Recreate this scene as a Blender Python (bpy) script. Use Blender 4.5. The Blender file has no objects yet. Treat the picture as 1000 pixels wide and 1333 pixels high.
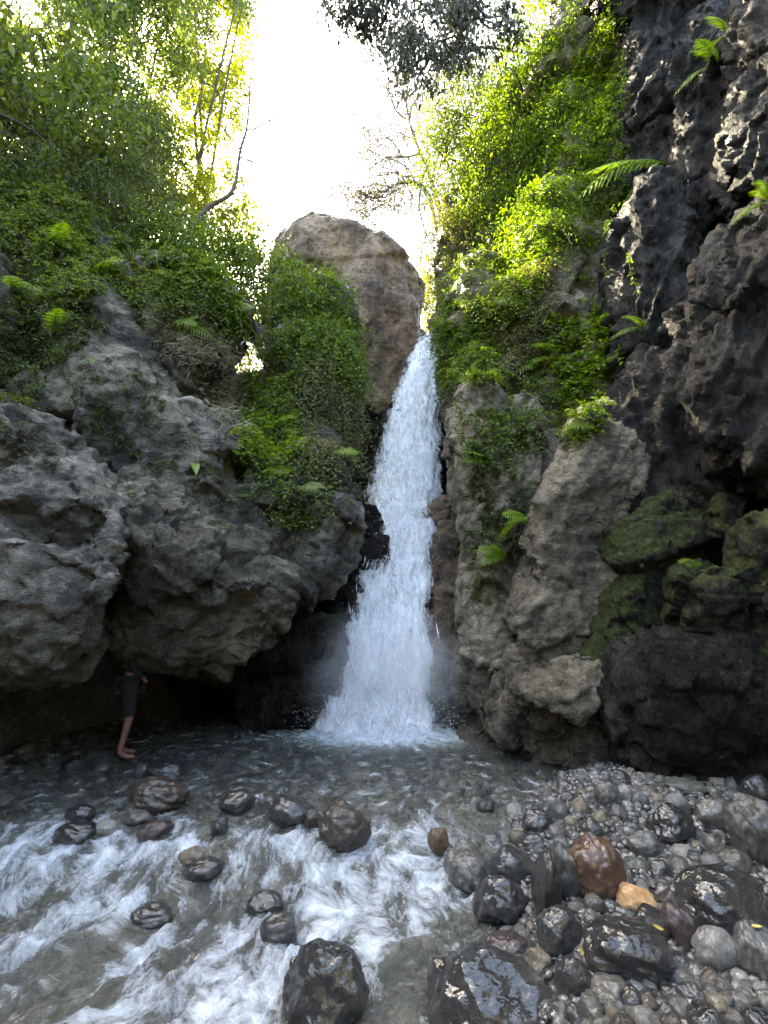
import bpy, bmesh, math, random, time
import numpy as np
from mathutils import Vector, Matrix, Euler, Quaternion

T0 = time.time()
sc = bpy.context.scene
COL = sc.collection
R = math.radians

# ------------------------------------------------------------------ camera
CAM_H = 1.7
PITCH = R(12.0)
FPX = 610.0                      # focal length in pixels of the 1000 x 1333 photograph
cam_d = bpy.data.cameras.new('camera')
cam_d.sensor_fit = 'VERTICAL'
cam_d.sensor_height = 24.0
cam_d.lens = 24.0 * FPX / 1333.0
cam_d.clip_start = 0.05
cam_d.clip_end = 2000
cam = bpy.data.objects.new('camera', cam_d)
COL.objects.link(cam)
cam.location = (0, 0, CAM_H)
cam.rotation_euler = (R(90) + PITCH, 0, 0)
sc.camera = cam

# ------------------------------------------------------------------ sky, sun, exposure
SUN_EL, SUN_AZ = R(50.0), R(-46.0)          # azimuth from +Y towards +X
w = bpy.data.worlds.new('World')
sc.world = w
w.use_nodes = True
nt = w.node_tree
nt.nodes.clear()
sky = nt.nodes.new('ShaderNodeTexSky')
sky.sky_type = 'NISHITA'
sky.sun_disc = False
sky.sun_elevation = SUN_EL
sky.sun_rotation = SUN_AZ
sky.air_density = 0.8
sky.dust_density = 2.5
sky.ozone_density = 0.5
bg = nt.nodes.new('ShaderNodeBackground')
bg.inputs['Strength'].default_value = 0.15
wo = nt.nodes.new('ShaderNodeOutputWorld')
nt.links.new(sky.outputs[0], bg.inputs[0])
nt.links.new(bg.outputs[0], wo.inputs[0])
sd = bpy.data.lights.new('sun', 'SUN')
sd.energy = 4.0
sd.angle = R(0.5)
sd.color = (1.0, 0.93, 0.80)
sun = bpy.data.objects.new('sun', sd)
COL.objects.link(sun)
sdir = Vector((math.sin(SUN_AZ) * math.cos(SUN_EL), math.cos(SUN_AZ) * math.cos(SUN_EL), math.sin(SUN_EL)))
sun.rotation_euler = sdir.to_track_quat('Z', 'Y').to_euler()
sun.location = sdir * 60
vs = sc.view_settings
vs.view_transform = 'Standard'
vs.look = 'None'
vs.gamma = 1.0
vs.exposure = 4.0
vs.use_white_balance = True            # the phone balanced for open shade
vs.white_balance_temperature = 8000
vs.white_balance_tint = 4
try:
    sc.cycles.volume_bounces = 3
    sc.cycles.max_bounces = 8
    sc.cycles.transparent_max_bounces = 24
    sc.cycles.caustics_reflective = False
    sc.cycles.caustics_refractive = False
    sc.cycles.sample_clamp_indirect = 6.0
except Exception:
    pass

# ------------------------------------------------------------------ pixel -> world (layout helper)
CS, SN = math.cos(PITCH), math.sin(PITCH)
def ray(px, py):
    u = (px - 500.0) / FPX
    v = (666.5 - py) / FPX
    return Vector((u, CS - v * SN, SN + v * CS))
def P(px, py, Y):
    d = ray(px, py)
    t = Y / d.y
    return Vector((d.x * t, Y, CAM_H + d.z * t))
def depth_of(p):
    return p.y * CS + (p.z - CAM_H) * SN
def on_z(px, py, z):
    d = ray(px, py)
    t = (z - CAM_H) / d.z
    return Vector((d.x * t, d.y * t, z))

# ------------------------------------------------------------------ numpy noise
_rs = np.random.RandomState(7)
_G = _rs.normal(size=(256, 3)); _G /= np.linalg.norm(_G, axis=1)[:, None]
_G = _G.astype(np.float32)
def _hash(ix, iy, iz, seed):
    h = (ix.astype(np.uint32) * np.uint32(374761393)) ^ (iy.astype(np.uint32) * np.uint32(668265263)) ^ (iz.astype(np.uint32) * np.uint32(2147483647 - 58)) ^ np.uint32((seed * 1274126177) & 0xffffffff)
    h = (h ^ (h >> np.uint32(13))) * np.uint32(1274126177)
    h = (h ^ (h >> np.uint32(15))) * np.uint32(2246822519)
    return h ^ (h >> np.uint32(16))
def perlin(p, seed=0):
    p = np.asarray(p, dtype=np.float32)
    i = np.floor(p).astype(np.int32)
    f = p - i
    u = f * f * f * (f * (f * 6 - 15) + 10)
    out = np.zeros(len(p), np.float32)
    for dx in (0, 1):
        wx = u[:, 0] if dx else 1 - u[:, 0]
        for dy in (0, 1):
            wy = u[:, 1] if dy else 1 - u[:, 1]
            for dz in (0, 1):
                wz = u[:, 2] if dz else 1 - u[:, 2]
                g = _G[_hash(i[:, 0] + dx, i[:, 1] + dy, i[:, 2] + dz, seed) & np.uint32(255)]
                dd = g[:, 0] * (f[:, 0] - dx) + g[:, 1] * (f[:, 1] - dy) + g[:, 2] * (f[:, 2] - dz)
                out += wx * wy * wz * dd
    return out * 1.5
def fbm(p, octv=4, seed=0, gain=0.5, lac=2.03):
    a, s, t = 1.0, 0.0, 0.0
    p = np.asarray(p, np.float32)
    for k in range(octv):
        s = s + a * perlin(p, seed + k * 17)
        t += a; a *= gain; p = p * lac + 11.3
    return s / t
def ridged(p, octv=4, seed=0, gain=0.5, lac=2.1):
    a, s, t = 1.0, 0.0, 0.0
    p = np.asarray(p, np.float32)
    for k in range(octv):
        n = 1.0 - np.abs(perlin(p, seed + k * 13)) * 2.0
        s = s + a * n * np.abs(n)
        t += a; a *= gain; p = p * lac + 5.7
    return s / t
def facets(p, seed=0):
    """chiselled rock: nearest random cell, each with its own tilt; returns (tilt height, distance to the crack)"""
    p = np.asarray(p, np.float32)
    i = np.floor(p).astype(np.int32)
    f1 = np.full(len(p), 9.0, np.float32); f2 = np.full(len(p), 9.0, np.float32)
    til = np.zeros(len(p), np.float32)
    for dx in (-1, 0, 1):
        for dy in (-1, 0, 1):
            for dz in (-1, 0, 1):
                h = _hash(i[:, 0] + dx, i[:, 1] + dy, i[:, 2] + dz, seed)
                cx = i[:, 0] + dx + (h & np.uint32(1023)) / np.float32(1023)
                cy = i[:, 1] + dy + ((h >> np.uint32(10)) & np.uint32(1023)) / np.float32(1023)
                cz = i[:, 2] + dz + ((h >> np.uint32(20)) & np.uint32(1023)) / np.float32(1023)
                ex, ey, ez = p[:, 0] - cx, p[:, 1] - cy, p[:, 2] - cz
                d = np.sqrt(ex * ex + ey * ey + ez * ez)
                g = _G[(h * np.uint32(2654435761) >> np.uint32(7)) & np.uint32(255)]
                tt = ex * g[:, 0] + ey * g[:, 1] + ez * g[:, 2] + ((h >> np.uint32(5)) & np.uint32(255)) / np.float32(255) - 0.5
                near = d < f1
                f2 = np.where(near, f1, np.minimum(f2, d))
                til = np.where(near, tt, til)
                f1 = np.where(near, d, f1)
    return til, f2 - f1

# ------------------------------------------------------------------ mesh helpers
def mesh_from(name, V, F, smooth=True):
    V = np.ascontiguousarray(V, np.float32); F = np.ascontiguousarray(F, np.int32)
    me = bpy.data.meshes.new(name)
    k = F.shape[1]
    me.vertices.add(len(V)); me.vertices.foreach_set('co', V.ravel())
    me.loops.add(F.size); me.loops.foreach_set('vertex_index', F.ravel())
    me.polygons.add(len(F))
    me.polygons.foreach_set('loop_start', np.arange(0, F.size, k, dtype=np.int32))
    me.polygons.foreach_set('loop_total', np.full(len(F), k, np.int32))
    me.polygons.foreach_set('use_smooth', np.full(len(F), smooth, bool))
    me.update(calc_edges=True)
    return me
def attr(me, name, vals):
    a = me.attributes.new(name, 'FLOAT', 'POINT')
    a.data.foreach_set('value', np.ascontiguousarray(vals, np.float32))
def add(name, me, mat=None, parent=None, loc=None):
    o = bpy.data.objects.new(name, me)
    COL.objects.link(o)
    if mat is not None and me is not None and not me.materials:
        me.materials.append(mat)
    if parent is not None:
        o.parent = parent
    if loc is not None:
        o.location = loc
    return o
def tag(o, label=None, cat=None, group=None, kind=None):
    if label: o['label'] = label
    if cat: o['category'] = cat
    if group: o['group'] = group
    if kind: o['kind'] = kind
    return o
def empty(name, loc, rz=0.0):
    o = bpy.data.objects.new(name, None)
    COL.objects.link(o)
    o.location = loc
    o.rotation_euler = (0, 0, rz)
    o.empty_display_size = 0.2
    return o
def copy_tree(o, parent=None):
    c = o.copy(); COL.objects.link(c); c.parent = parent
    for ch in list(o.children):
        copy_tree(ch, c)
    return c
_ico = {}
def ico(n):
    if n not in _ico:
        bm = bmesh.new(); bmesh.ops.create_icosphere(bm, subdivisions=n, radius=1.0)
        bm.verts.ensure_lookup_table()
        V = np.array([v.co[:] for v in bm.verts], np.float32)
        F = np.array([[v.index for v in f.verts] for f in bm.faces], np.int32)
        bm.free(); _ico[n] = (V, F)
    return _ico[n]
def get_co(me):
    V = np.empty(len(me.vertices) * 3, np.float32); me.vertices.foreach_get('co', V); return V.reshape(-1, 3)
def get_no(me):
    V = np.empty(len(me.vertices) * 3, np.float32); me.vertices.foreach_get('normal', V); return V.reshape(-1, 3)
def set_co(me, V):
    me.vertices.foreach_set('co', np.ascontiguousarray(V, np.float32).ravel()); me.update()
def tubes(lines, sides=6):
    """lines: list of (points n x 3, radii n); one mesh"""
    VV, FF, base = [], [], 0
    ang = np.arange(sides) * 2 * np.pi / sides
    for pts, rad in lines:
        pts = np.asarray(pts, np.float32); rad = np.asarray(rad, np.float32)
        n = len(pts)
        if n < 2: continue
        t = np.gradient(pts, axis=0); t /= (np.linalg.norm(t, axis=1)[:, None] + 1e-9)
        ref = np.array([0.0, 0.0, 1.0]) if abs(t[:, 2]).mean() < 0.8 else np.array([1.0, 0.0, 0.0])
        a = np.cross(t, ref); a /= (np.linalg.norm(a, axis=1)[:, None] + 1e-9)
        b = np.cross(t, a)
        ring = pts[:, None, :] + rad[:, None, None] * (a[:, None, :] * np.cos(ang)[None, :, None] + b[:, None, :] * np.sin(ang)[None, :, None])
        VV.append(ring.reshape(-1, 3))
        i = np.arange(n - 1)[:, None] * sides; j = np.arange(sides)[None, :]; j2 = (j + 1) % sides
        q = np.stack([i + j, i + j2, i + sides + j2, i + sides + j], -1).reshape(-1, 4) + base
        FF.append(q); base += n * sides
    return np.concatenate(VV), np.concatenate(FF)

# ------------------------------------------------------------------ materials
def new_mat(name):
    m = bpy.data.materials.new(name); m.use_nodes = True
    m.node_tree.nodes.clear()
    return m, m.node_tree
class N:
    """tiny node builder"""
    def __init__(s, nt): s.nt = nt
    def node(s, t, **kw):
        n = s.nt.nodes.new(t)
        for k, v in kw.items(): setattr(n, k, v)
        return n
    def link(s, a, b): s.nt.links.new(a, b)
    def set(s, sock, v):
        if hasattr(v, 'node'): s.nt.links.new(v, sock)
        else: sock.default_value = v
    def math(s, op, a, b=0.0, c=None, clamp=False):
        n = s.node('ShaderNodeMath', operation=op, use_clamp=clamp)
        s.set(n.inputs[0], a); s.set(n.inputs[1], b)
        if c is not None: s.set(n.inputs[2], c)
        return n.outputs[0]
    def mix(s, f, a, b, mode='MIX'):
        n = s.node('ShaderNodeMix', data_type='RGBA', blend_type=mode)
        s.set(n.inputs[0], f); s.set(n.inputs[6], a); s.set(n.inputs[7], b)
        return n.outputs[2]
    def ramp(s, f, stops):
        n = s.node('ShaderNodeValToRGB')
        el = n.color_ramp.elements
        while len(el) < len(stops): el.new(0.5)
        for e, (p, c) in zip(el, stops):
            e.position = p; e.color = c if len(c) == 4 else (*c, 1)
        s.set(n.inputs[0], f)
        return n.outputs[0]
    def rng(s, f, a, b, c=0.0, d=1.0):
        n = s.node('ShaderNodeMapRange'); n.clamp = True
        s.set(n.inputs[0], f)
        for i, v in enumerate((a, b, c, d)): n.inputs[i + 1].default_value = v
        return n.outputs[0]
    def noise(s, scale, detail=5, rough=0.6, vec=None, dist=0.0):
        n = s.node('ShaderNodeTexNoise')
        n.inputs['Scale'].default_value = scale; n.inputs['Detail'].default_value = detail
        n.inputs['Roughness'].default_value = rough; n.inputs['Distortion'].default_value = dist
        if vec is not None: s.link(vec, n.inputs['Vector'])
        return n.outputs[0]
    def pos(s): return s.node('ShaderNodeNewGeometry').outputs['Position']
    def obj(s): return s.node('ShaderNodeTexCoord').outputs['Object']
    def attr(s, name): return s.node('ShaderNodeAttribute', attribute_name=name).outputs['Fac']
    def map(s, vec, scale=(1, 1, 1), rot=(0, 0, 0)):
        n = s.node('ShaderNodeMapping'); s.link(vec, n.inputs[0])
        n.inputs['Scale'].default_value = scale; n.inputs['Rotation'].default_value = rot
        return n.outputs[0]
    def bump(s, h, strength, dist, nrm=None):
        n = s.node('ShaderNodeBump'); n.inputs['Strength'].default_value = strength; n.inputs['Distance'].default_value = dist
        s.link(h, n.inputs['Height'])
        if nrm is not None: s.link(nrm, n.inputs['Normal'])
        return n.outputs[0]
    def out(s, surf=None, vol=None):
        o = s.node('ShaderNodeOutputMaterial')
        if surf is not None: s.link(surf, o.inputs['Surface'])
        if vol is not None: s.link(vol, o.inputs['Volume'])

def rock_mat(name, dark, mid, light, rough=(0.24, 0.62), moss=True, grain=(1.0, 1.0, 1.0), rot=(0, 0, 0), spec=0.5, bump=1.0, scale=1.0):
    m, nt = new_mat(name); n = N(nt)
    p = n.pos()
    pm = n.map(p, grain, rot)
    big = n.noise(0.9 * scale, 6, 0.62, p)
    med = n.noise(5.0 * scale, 8, 0.68, pm)
    fine = n.noise(38.0 * scale, 6, 0.7, pm)
    tone = n.math('ADD', n.math('MULTIPLY', big, 0.45), n.math('ADD', n.math('MULTIPLY', med, 0.4), n.math('MULTIPLY', fine, 0.25)))
    c = n.ramp(tone, [(0.46, dark), (0.545, mid), (0.63, light)])
    # mineral streaks and lichen spots
    spots = n.noise(14.0 * scale, 4, 0.75, p)
    c = n.mix(n.rng(spots, 0.60, 0.70, 0, 0.55), c, (*[min(0.6, x * 1.5 + 0.03) for x in light], 1))
    wv = n.noise(2.2 * scale, 5, 0.6, n.map(p, (1, 1, 0.18)))
    c = n.mix(n.rng(wv, 0.50, 0.66, 0, 0.55), c, (*[x * 0.45 for x in dark], 1))
    rg = n.rng(med, 0.35, 0.65, rough[0], rough[1])
    if moss:
        mm = n.math('ADD', n.attr('moss'), n.math('MULTIPLY', n.math('SUBTRACT', n.noise(7.0, 7, 0.7, p), 0.5), 1.3))
        mk = n.rng(mm, 0.50, 0.72, 0.0, 0.9)
        mcol = n.ramp(n.noise(16.0, 6, 0.7, p), [(0.35, (0.010, 0.014, 0.004)), (0.55, (0.042, 0.052, 0.011)), (0.72, (0.12, 0.14, 0.032))])
        c = n.mix(mk, c, mcol)
        rg = n.math('MAXIMUM', rg, n.math('MULTIPLY', mk, 0.85))
    wet = n.attr('wet')
    c = n.mix(n.math('MULTIPLY', wet, 0.72), c, n.mix(1.0, c, (0.30, 0.27, 0.28, 1), 'MULTIPLY'))
    rg = n.math('SUBTRACT', rg, n.math('MULTIPLY', wet, 0.28), clamp=True)
    h = n.math('ADD', n.math('MULTIPLY', med, 1.0), n.math('MULTIPLY', fine, 0.35))
    vor = n.node('ShaderNodeTexVoronoi', feature='DISTANCE_TO_EDGE'); vor.inputs['Scale'].default_value = 3.2 * scale
    nz = n.node('ShaderNodeTexNoise'); nz.inputs['Scale'].default_value = 2.2; nz.inputs['Detail'].default_value = 5; n.link(p, nz.inputs['Vector'])
    n.link(n.mix(0.45, pm, nz.outputs['Color']), vor.inputs['Vector'])
    crack = n.math('MULTIPLY', n.rng(vor.outputs[0], 0.0, 0.04, 0.0, 0.22), n.rng(n.noise(1.1, 3, 0.6, p), 0.5, 0.62, 0.0, 1.0))
    h = n.math('ADD', h, crack)
    nb = n.bump(h, 1.0 * bump, 0.13)
    nb = n.bump(n.noise(150.0 * scale, 3, 0.6, p), 0.25 * bump, 0.01, nb)
    b = n.node('ShaderNodeBsdfPrincipled')
    n.link(c, b.inputs['Base Color']); n.link(rg, b.inputs['Roughness']); n.link(nb, b.inputs['Normal'])
    b.inputs['Specular IOR Level'].default_value = spec
    n.out(b.outputs[0])
    return m

M = {}
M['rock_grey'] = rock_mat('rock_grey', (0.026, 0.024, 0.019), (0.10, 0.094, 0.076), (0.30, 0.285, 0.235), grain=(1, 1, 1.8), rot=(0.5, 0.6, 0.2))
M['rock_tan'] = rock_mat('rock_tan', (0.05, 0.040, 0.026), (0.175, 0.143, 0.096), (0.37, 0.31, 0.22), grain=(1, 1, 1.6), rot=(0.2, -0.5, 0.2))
M['rock_brown'] = rock_mat('rock_brown', (0.052, 0.031, 0.018), (0.18, 0.115, 0.070), (0.38, 0.28, 0.185), grain=(1, 1, 1.2), scale=0.7)
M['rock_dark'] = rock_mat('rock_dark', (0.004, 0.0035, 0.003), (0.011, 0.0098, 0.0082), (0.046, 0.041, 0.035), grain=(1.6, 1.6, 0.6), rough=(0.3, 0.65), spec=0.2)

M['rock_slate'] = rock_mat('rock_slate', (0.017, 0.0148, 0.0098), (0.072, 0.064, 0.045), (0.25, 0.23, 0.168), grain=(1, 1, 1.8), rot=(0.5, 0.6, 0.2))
M['rock_pale'] = rock_mat('rock_pale', (0.045, 0.042, 0.034), (0.16, 0.15, 0.122), (0.40, 0.38, 0.315), grain=(1, 1, 1.8), rot=(0.5, 0.6, 0.2))
# ------------------------------------------------------------------ rock builder
ROCKS = []
def blob(px, py, Y, wpx, hpx, dy, roll=0.0, k=2.6, yaw=0.0, tilt=0.0):
    return (px, py, Y, wpx, hpx, dy, roll, k, yaw, tilt)
def sstep(a, b, x):
    t = np.clip((x - a) / (b - a), 0, 1); return t * t * (3 - 2 * t)
def rock(name, blobs, vox, mat, amp=1.0, fs=1.6, seed=1, flute=0.0, strata=(0.3, 0.2, 1.0), mossf=None, wetf=None, smooth=1, fa=0.16, raw=None, lamp=0.13, cull=False, cuts=8):
    V0, F0 = ico(5)
    VV, FF, b0 = [], [], 0
    rs_ = np.random.RandomState(seed)
    for (px, py, Y, wpx, hpx, dy, roll, k, yaw, tilt) in blobs:
        c = P(px, py, Y); d = depth_of(c) / FPX
        r = np.array([wpx * 0.5 * d, dy, hpx * 0.5 * d], np.float32)
        q = V0 / (np.abs(V0) ** k).sum(1)[:, None] ** (1.0 / k)
        for _ in range(cuts):                    # broken faces
            nn = rs_.normal(size=3) * np.array([1, 1.3, 0.9]); nn /= np.linalg.norm(nn)
            dd = q @ nn; lim = dd.max() * rs_.uniform(0.68, 0.88)
            q = q - nn[None, :] * (np.clip(dd - lim, 0, None) * 0.93)[:, None]
        Mx = np.array((Matrix.Rotation(R(yaw), 3, 'Z') @ Matrix.Rotation(R(tilt), 3, 'X') @ Matrix.Rotation(R(roll), 3, 'Y')))
        VV.append((q * r) @ Mx.T + np.array(c)); FF.append(F0 + b0); b0 += len(V0)
    if raw is not None:
        for (c, r, k) in raw:
            q = V0 / (np.abs(V0) ** k).sum(1)[:, None] ** (1.0 / k)
            VV.append(q * np.array(r, np.float32) + np.array(c, np.float32)); FF.append(F0 + b0); b0 += len(V0)
    me = mesh_from('tmp', np.concatenate(VV), np.concatenate(FF))
    o = bpy.data.objects.new('tmp', me); COL.objects.link(o)
    md = o.modifiers.new('r', 'REMESH'); md.mode = 'VOXEL'; md.voxel_size = vox; md.adaptivity = 0
    if smooth:
        ms = o.modifiers.new('s', 'SMOOTH'); ms.iterations = smooth; ms.factor = 0.5
    dg = bpy.context.evaluated_depsgraph_get()
    me2 = bpy.data.meshes.new_from_object(o.evaluated_get(dg))
    bpy.data.objects.remove(o); bpy.data.meshes.remove(me)
    V = get_co(me2); Nn = get_no(me2)
    # large shapes first, along the normal
    wp = V + 0.25 * np.stack([perlin(V * 0.8, seed + 1), perlin(V * 0.8, seed + 2), perlin(V * 0.8, seed + 3)], 1)
    t1, c1 = facets(wp * (fs * 0.5) * np.array([1, 1, 1.2], np.float32), seed + 5)
    t2, c2 = facets(wp * (fs * 1.7) * np.array([1, 1, 1.4], np.float32), seed + 9)
    msk = sstep(-0.15, 0.25, fbm(V * 0.9, 2, seed + 15))          # rough zones and smooth zones
    d = fa * 1.5 * t1 + fa * 0.42 * t2 * (0.35 + 0.65 * msk) - fa * 0.16 * np.exp(-(c1 / 0.04) ** 2)
    d += (0.16 if lamp < 0.15 else 0.09) * fbm(V * 1.0, 5, seed + 20)
    s = np.array(strata, np.float32); s /= np.linalg.norm(s)
    a = np.cross(s, [0.0, 1.0, 0.13]); a /= np.linalg.norm(a); b = np.cross(s, a)
    lay = wp @ s + 0.16 * fbm(V * 1.6, 4, seed + 28)
    for fq, am in ((1.9, 0.55), (4.7, 0.24), (10.5, 0.10)):
        ph = lay * fq + 0.35 * perlin(V * fq * 0.6, seed + 29)
        fr_ = ph - np.floor(ph)
        saw = np.where(fr_ < 0.86, fr_ / 0.86, (1 - fr_) / 0.14) - 0.5
        am_ = sstep(-0.2, 0.3, perlin(V * 1.1 + fq, seed + 31))
        d += lamp * am * saw * am_
    q = np.stack([wp @ s * 7.0, wp @ a * 1.6, wp @ b * 1.6], 1)
    d += 0.055 * ridged(q, 4, seed + 30) * (0.1 + 0.9 * msk)
    if flute > 0:
        rt = np.stack([wp[:, 0] - 0.30 * wp[:, 2], wp[:, 1] + 0.18 * wp[:, 2], wp[:, 2]], 1)
        fl = ridged(rt * np.array([2.3, 2.3, 0.36], np.float32), 3, seed + 40)
        lump = perlin(wp * np.array([4.5, 4.5, 3.0], np.float32), seed + 44)
        d += flute * (fl - 0.3) + flute * 0.45 * lump
    V = V + Nn * (d * amp)[:, None]
    set_co(me2, V)
    Nn = get_no(me2)
    t3, c3 = facets(V * 5.2, seed + 70)
    d2 = 0.022 * ridged(V * 5.5 + 3.1, 3, seed + 50) * (0.1 + 0.9 * msk) + 0.020 * fbm(V * 15, 3, seed + 60) + 0.045 * t3 * (1.15 - msk)
    V = V + Nn * (d2 * amp)[:, None]
    Nn = get_no(me2)
    base = np.array([V[:, 0].mean(), V[:, 1].mean(), V[:, 2].min()], np.float32)
    attr(me2, 'moss', mossf(V, Nn) if mossf else np.zeros(len(V)))
    attr(me2, 'wet', wetf(V, Nn) if wetf else np.zeros(len(V)))
    set_co(me2, V - base)
    me2.polygons.foreach_set('use_smooth', np.ones(len(me2.polygons), bool))
    if cull:          # the far side of a cliff lies inside the hill
        bm = bmesh.new(); bm.from_mesh(me2)
        bv = Vector(base.tolist()); cp = Vector((0, 0, CAM_H))
        dead = [f for f in bm.faces if f.normal.dot((cp - (f.calc_center_median() + bv)).normalized()) < -0.30 or f.calc_center_median().z + bv.z < -0.7]
        bmesh.ops.delete(bm, geom=dead, context='FACES'); bm.to_mesh(me2); bm.free()
    me2.name = name
    me2.materials.clear()
    o = add(name, me2, mat, loc=base)
    ROCKS.append(o)
    return o
def near_pt(V, pts, rad):
    """soft mask around world points"""
    m = np.zeros(len(V), np.float32)
    for p_ in pts:
        d = np.linalg.norm(V - np.array(p_, np.float32), axis=1)
        m = np.maximum(m, np.exp(-(d / rad) ** 2))
    return m
low_wet = lambda z0, z1: (lambda V, Nn: np.clip((z1 - V[:, 2]) / (z1 - z0), 0, 1))

# ---------------- left side
STR_L = (0.75, -0.15, 0.65)
o = rock('boulder', [blob(5, 735, 5.0, 300, 300, 0.8, 22, 3.0, 0, 6), blob(60, 690, 5.2, 190, 190, 0.75, 30, 3, 0, 5), blob(-60, 640, 5.3, 260, 300, 1.0, 15, 3), blob(78, 790, 4.9, 130, 180, 0.5, 5, 3, 0, 10)], 0.034, M['rock_pale'],
         seed=3, strata=STR_L, lamp=0.20, cuts=10, mossf=lambda V, Nn: 0.3 * np.clip(Nn[:, 2], 0, 1) + near_pt(V, [P(30, 600, 5.0)], 0.6) * 0.35)
tag(o, 'huge pale grey boulder bulging over the dark hollow, nearest the stream on the shaded bank', 'boulder')
o = rock('boulder', [blob(255, 735, 6.1, 260, 110, 0.9, 40, 5, 0, 25), blob(205, 700, 6.6, 170, 140, 0.8, 35, 5, 0, 25), blob(320, 775, 6.6, 130, 120, 0.7, 38, 5, 0, 20), blob(225, 800, 6.1, 150, 110, 0.55, 20, 4, 0, 35), blob(290, 800, 6.6, 120, 100, 0.5, 30, 4, 0, 25)], 0.034, M['rock_slate'],
         seed=8, strata=STR_L, lamp=0.24, cuts=8, mossf=lambda V, Nn: 0.33 * np.clip(Nn[:, 2], 0, 1))
tag(o, 'dark overhanging boulder with a lit sloping top, just behind the huge pale boulder', 'boulder')
o = rock('rock_outcrop', [blob(268, 590, 6.9, 110, 120, 0.7, 10, 4), blob(235, 560, 7.1, 90, 80, 0.6, 20, 3)], 0.036, M['rock_grey'], seed=12, strata=STR_L, fs=1.2)
tag(o, 'blocky grey outcrop with a flat top jutting out below the dry grass', 'rock')
o = rock('rock_outcrop', [blob(392, 715, 7.6, 120, 190, 0.7, 14, 3.6, 0, 12), blob(350, 690, 7.6, 120, 170, 0.7, 35, 3.4, 0, 10), blob(405, 650, 8.0, 110, 130, 0.7, 10, 3)], 0.036, M['rock_grey'], seed=17, strata=STR_L,
         mossf=lambda V, Nn: 0.38 * np.clip(Nn[:, 2] + 0.2, 0, 1))
tag(o, 'grey rock face below the ferns, beside the foot of the hanging greenery', 'rock')
o = rock('rock_ledge', [blob(395, 840, 7.7, 110, 60, 0.6, -3, 4), blob(380, 920, 7.8, 130, 120, 0.5, 0, 4)], 0.03, M['rock_dark'], seed=21,
         mossf=lambda V, Nn: 0.75 * np.clip(Nn[:, 2], 0, 1), wetf=lambda V, Nn: np.full(len(V), 0.6))
tag(o, 'dark wet ledge with a mossy top beside the bottom of the waterfall', 'rock')
o = rock('boulder', [blob(466, 700, 9.0, 75, 120, 0.6, -12, 2.4), blob(440, 800, 8.6, 90, 160, 0.6, -8, 2.6)], 0.035, M['rock_dark'], seed=25, fa=0.08,
         wetf=lambda V, Nn: np.full(len(V), 0.7))
tag(o, 'smooth wet rock that the falling water splashes against', 'boulder')
# cliff on the shaded side
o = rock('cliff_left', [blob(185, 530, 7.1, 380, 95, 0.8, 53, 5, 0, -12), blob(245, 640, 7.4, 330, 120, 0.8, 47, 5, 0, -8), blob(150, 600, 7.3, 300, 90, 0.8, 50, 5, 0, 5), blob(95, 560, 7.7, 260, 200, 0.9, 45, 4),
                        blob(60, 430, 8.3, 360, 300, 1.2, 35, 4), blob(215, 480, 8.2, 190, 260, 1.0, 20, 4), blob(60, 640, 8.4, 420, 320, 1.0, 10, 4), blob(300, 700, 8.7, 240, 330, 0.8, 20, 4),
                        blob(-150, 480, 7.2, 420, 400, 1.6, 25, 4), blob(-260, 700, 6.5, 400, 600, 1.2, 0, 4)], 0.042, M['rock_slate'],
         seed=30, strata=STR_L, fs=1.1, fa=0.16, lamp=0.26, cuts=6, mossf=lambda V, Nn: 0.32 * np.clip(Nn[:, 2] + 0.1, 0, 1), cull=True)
tag(o, kind='structure')
o = rock('cliff_hollow', [blob(130, 890, 9.9, 640, 330, 1.2, 0, 4), blob(390, 900, 9.2, 160, 260, 0.9, 0, 3), blob(-60, 900, 8.2, 240, 330, 1.0, 0, 3), blob(200, 740, 9.0, 420, 160, 1.4, 0, 4)], 0.06, M['rock_dark'],  # back of the hollow in darker rock, its shade put into the colour
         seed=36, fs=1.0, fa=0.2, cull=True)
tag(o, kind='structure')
o = rock('rock_spur', [blob(395, 560, 9.3, 130, 300, 0.8, 6, 3), blob(365, 620, 9.0, 120, 220, 0.8, 5, 3), blob(345, 560, 9.6, 110, 130, 0.6, 0, 3), blob(400, 430, 9.8, 110, 120, 0.7, 30, 3)], 0.045, M['rock_grey'],
         seed=33, mossf=lambda V, Nn: 0.5 + 0 * V[:, 0])
tag(o, 'overgrown rock spur draped with hanging greenery next to the waterfall', 'rock')
# big brown boulder at the head of the gorge
o = rock('boulder', [blob(425, 395, 13.0, 160, 200, 1.6, 20, 3), blob(460, 415, 13.0, 150, 210, 1.6, 35, 3), blob(505, 465, 12.9, 80, 170, 1.2, 25, 2.6), blob(378, 365, 13.2, 60, 140, 1.0, 12, 3)], 0.055, M['rock_brown'],
         seed=41, fs=0.45, fa=0.12, amp=1.0, strata=(0.9, 0.1, 0.5), lamp=0.03, smooth=6)
tag(o, 'giant brown boulder against the white sky above the waterfall', 'boulder')
o = rock('boulder', [blob(546, 437, 12.6, 20, 16, 0.25, 0, 2.6), blob(541, 446, 12.5, 20, 18, 0.25)], 0.03, M['rock_brown'], seed=43, fa=0.05, amp=0.6)
tag(o, 'small brown rock at the lip of the waterfall beside the giant boulder', 'boulder')
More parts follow.
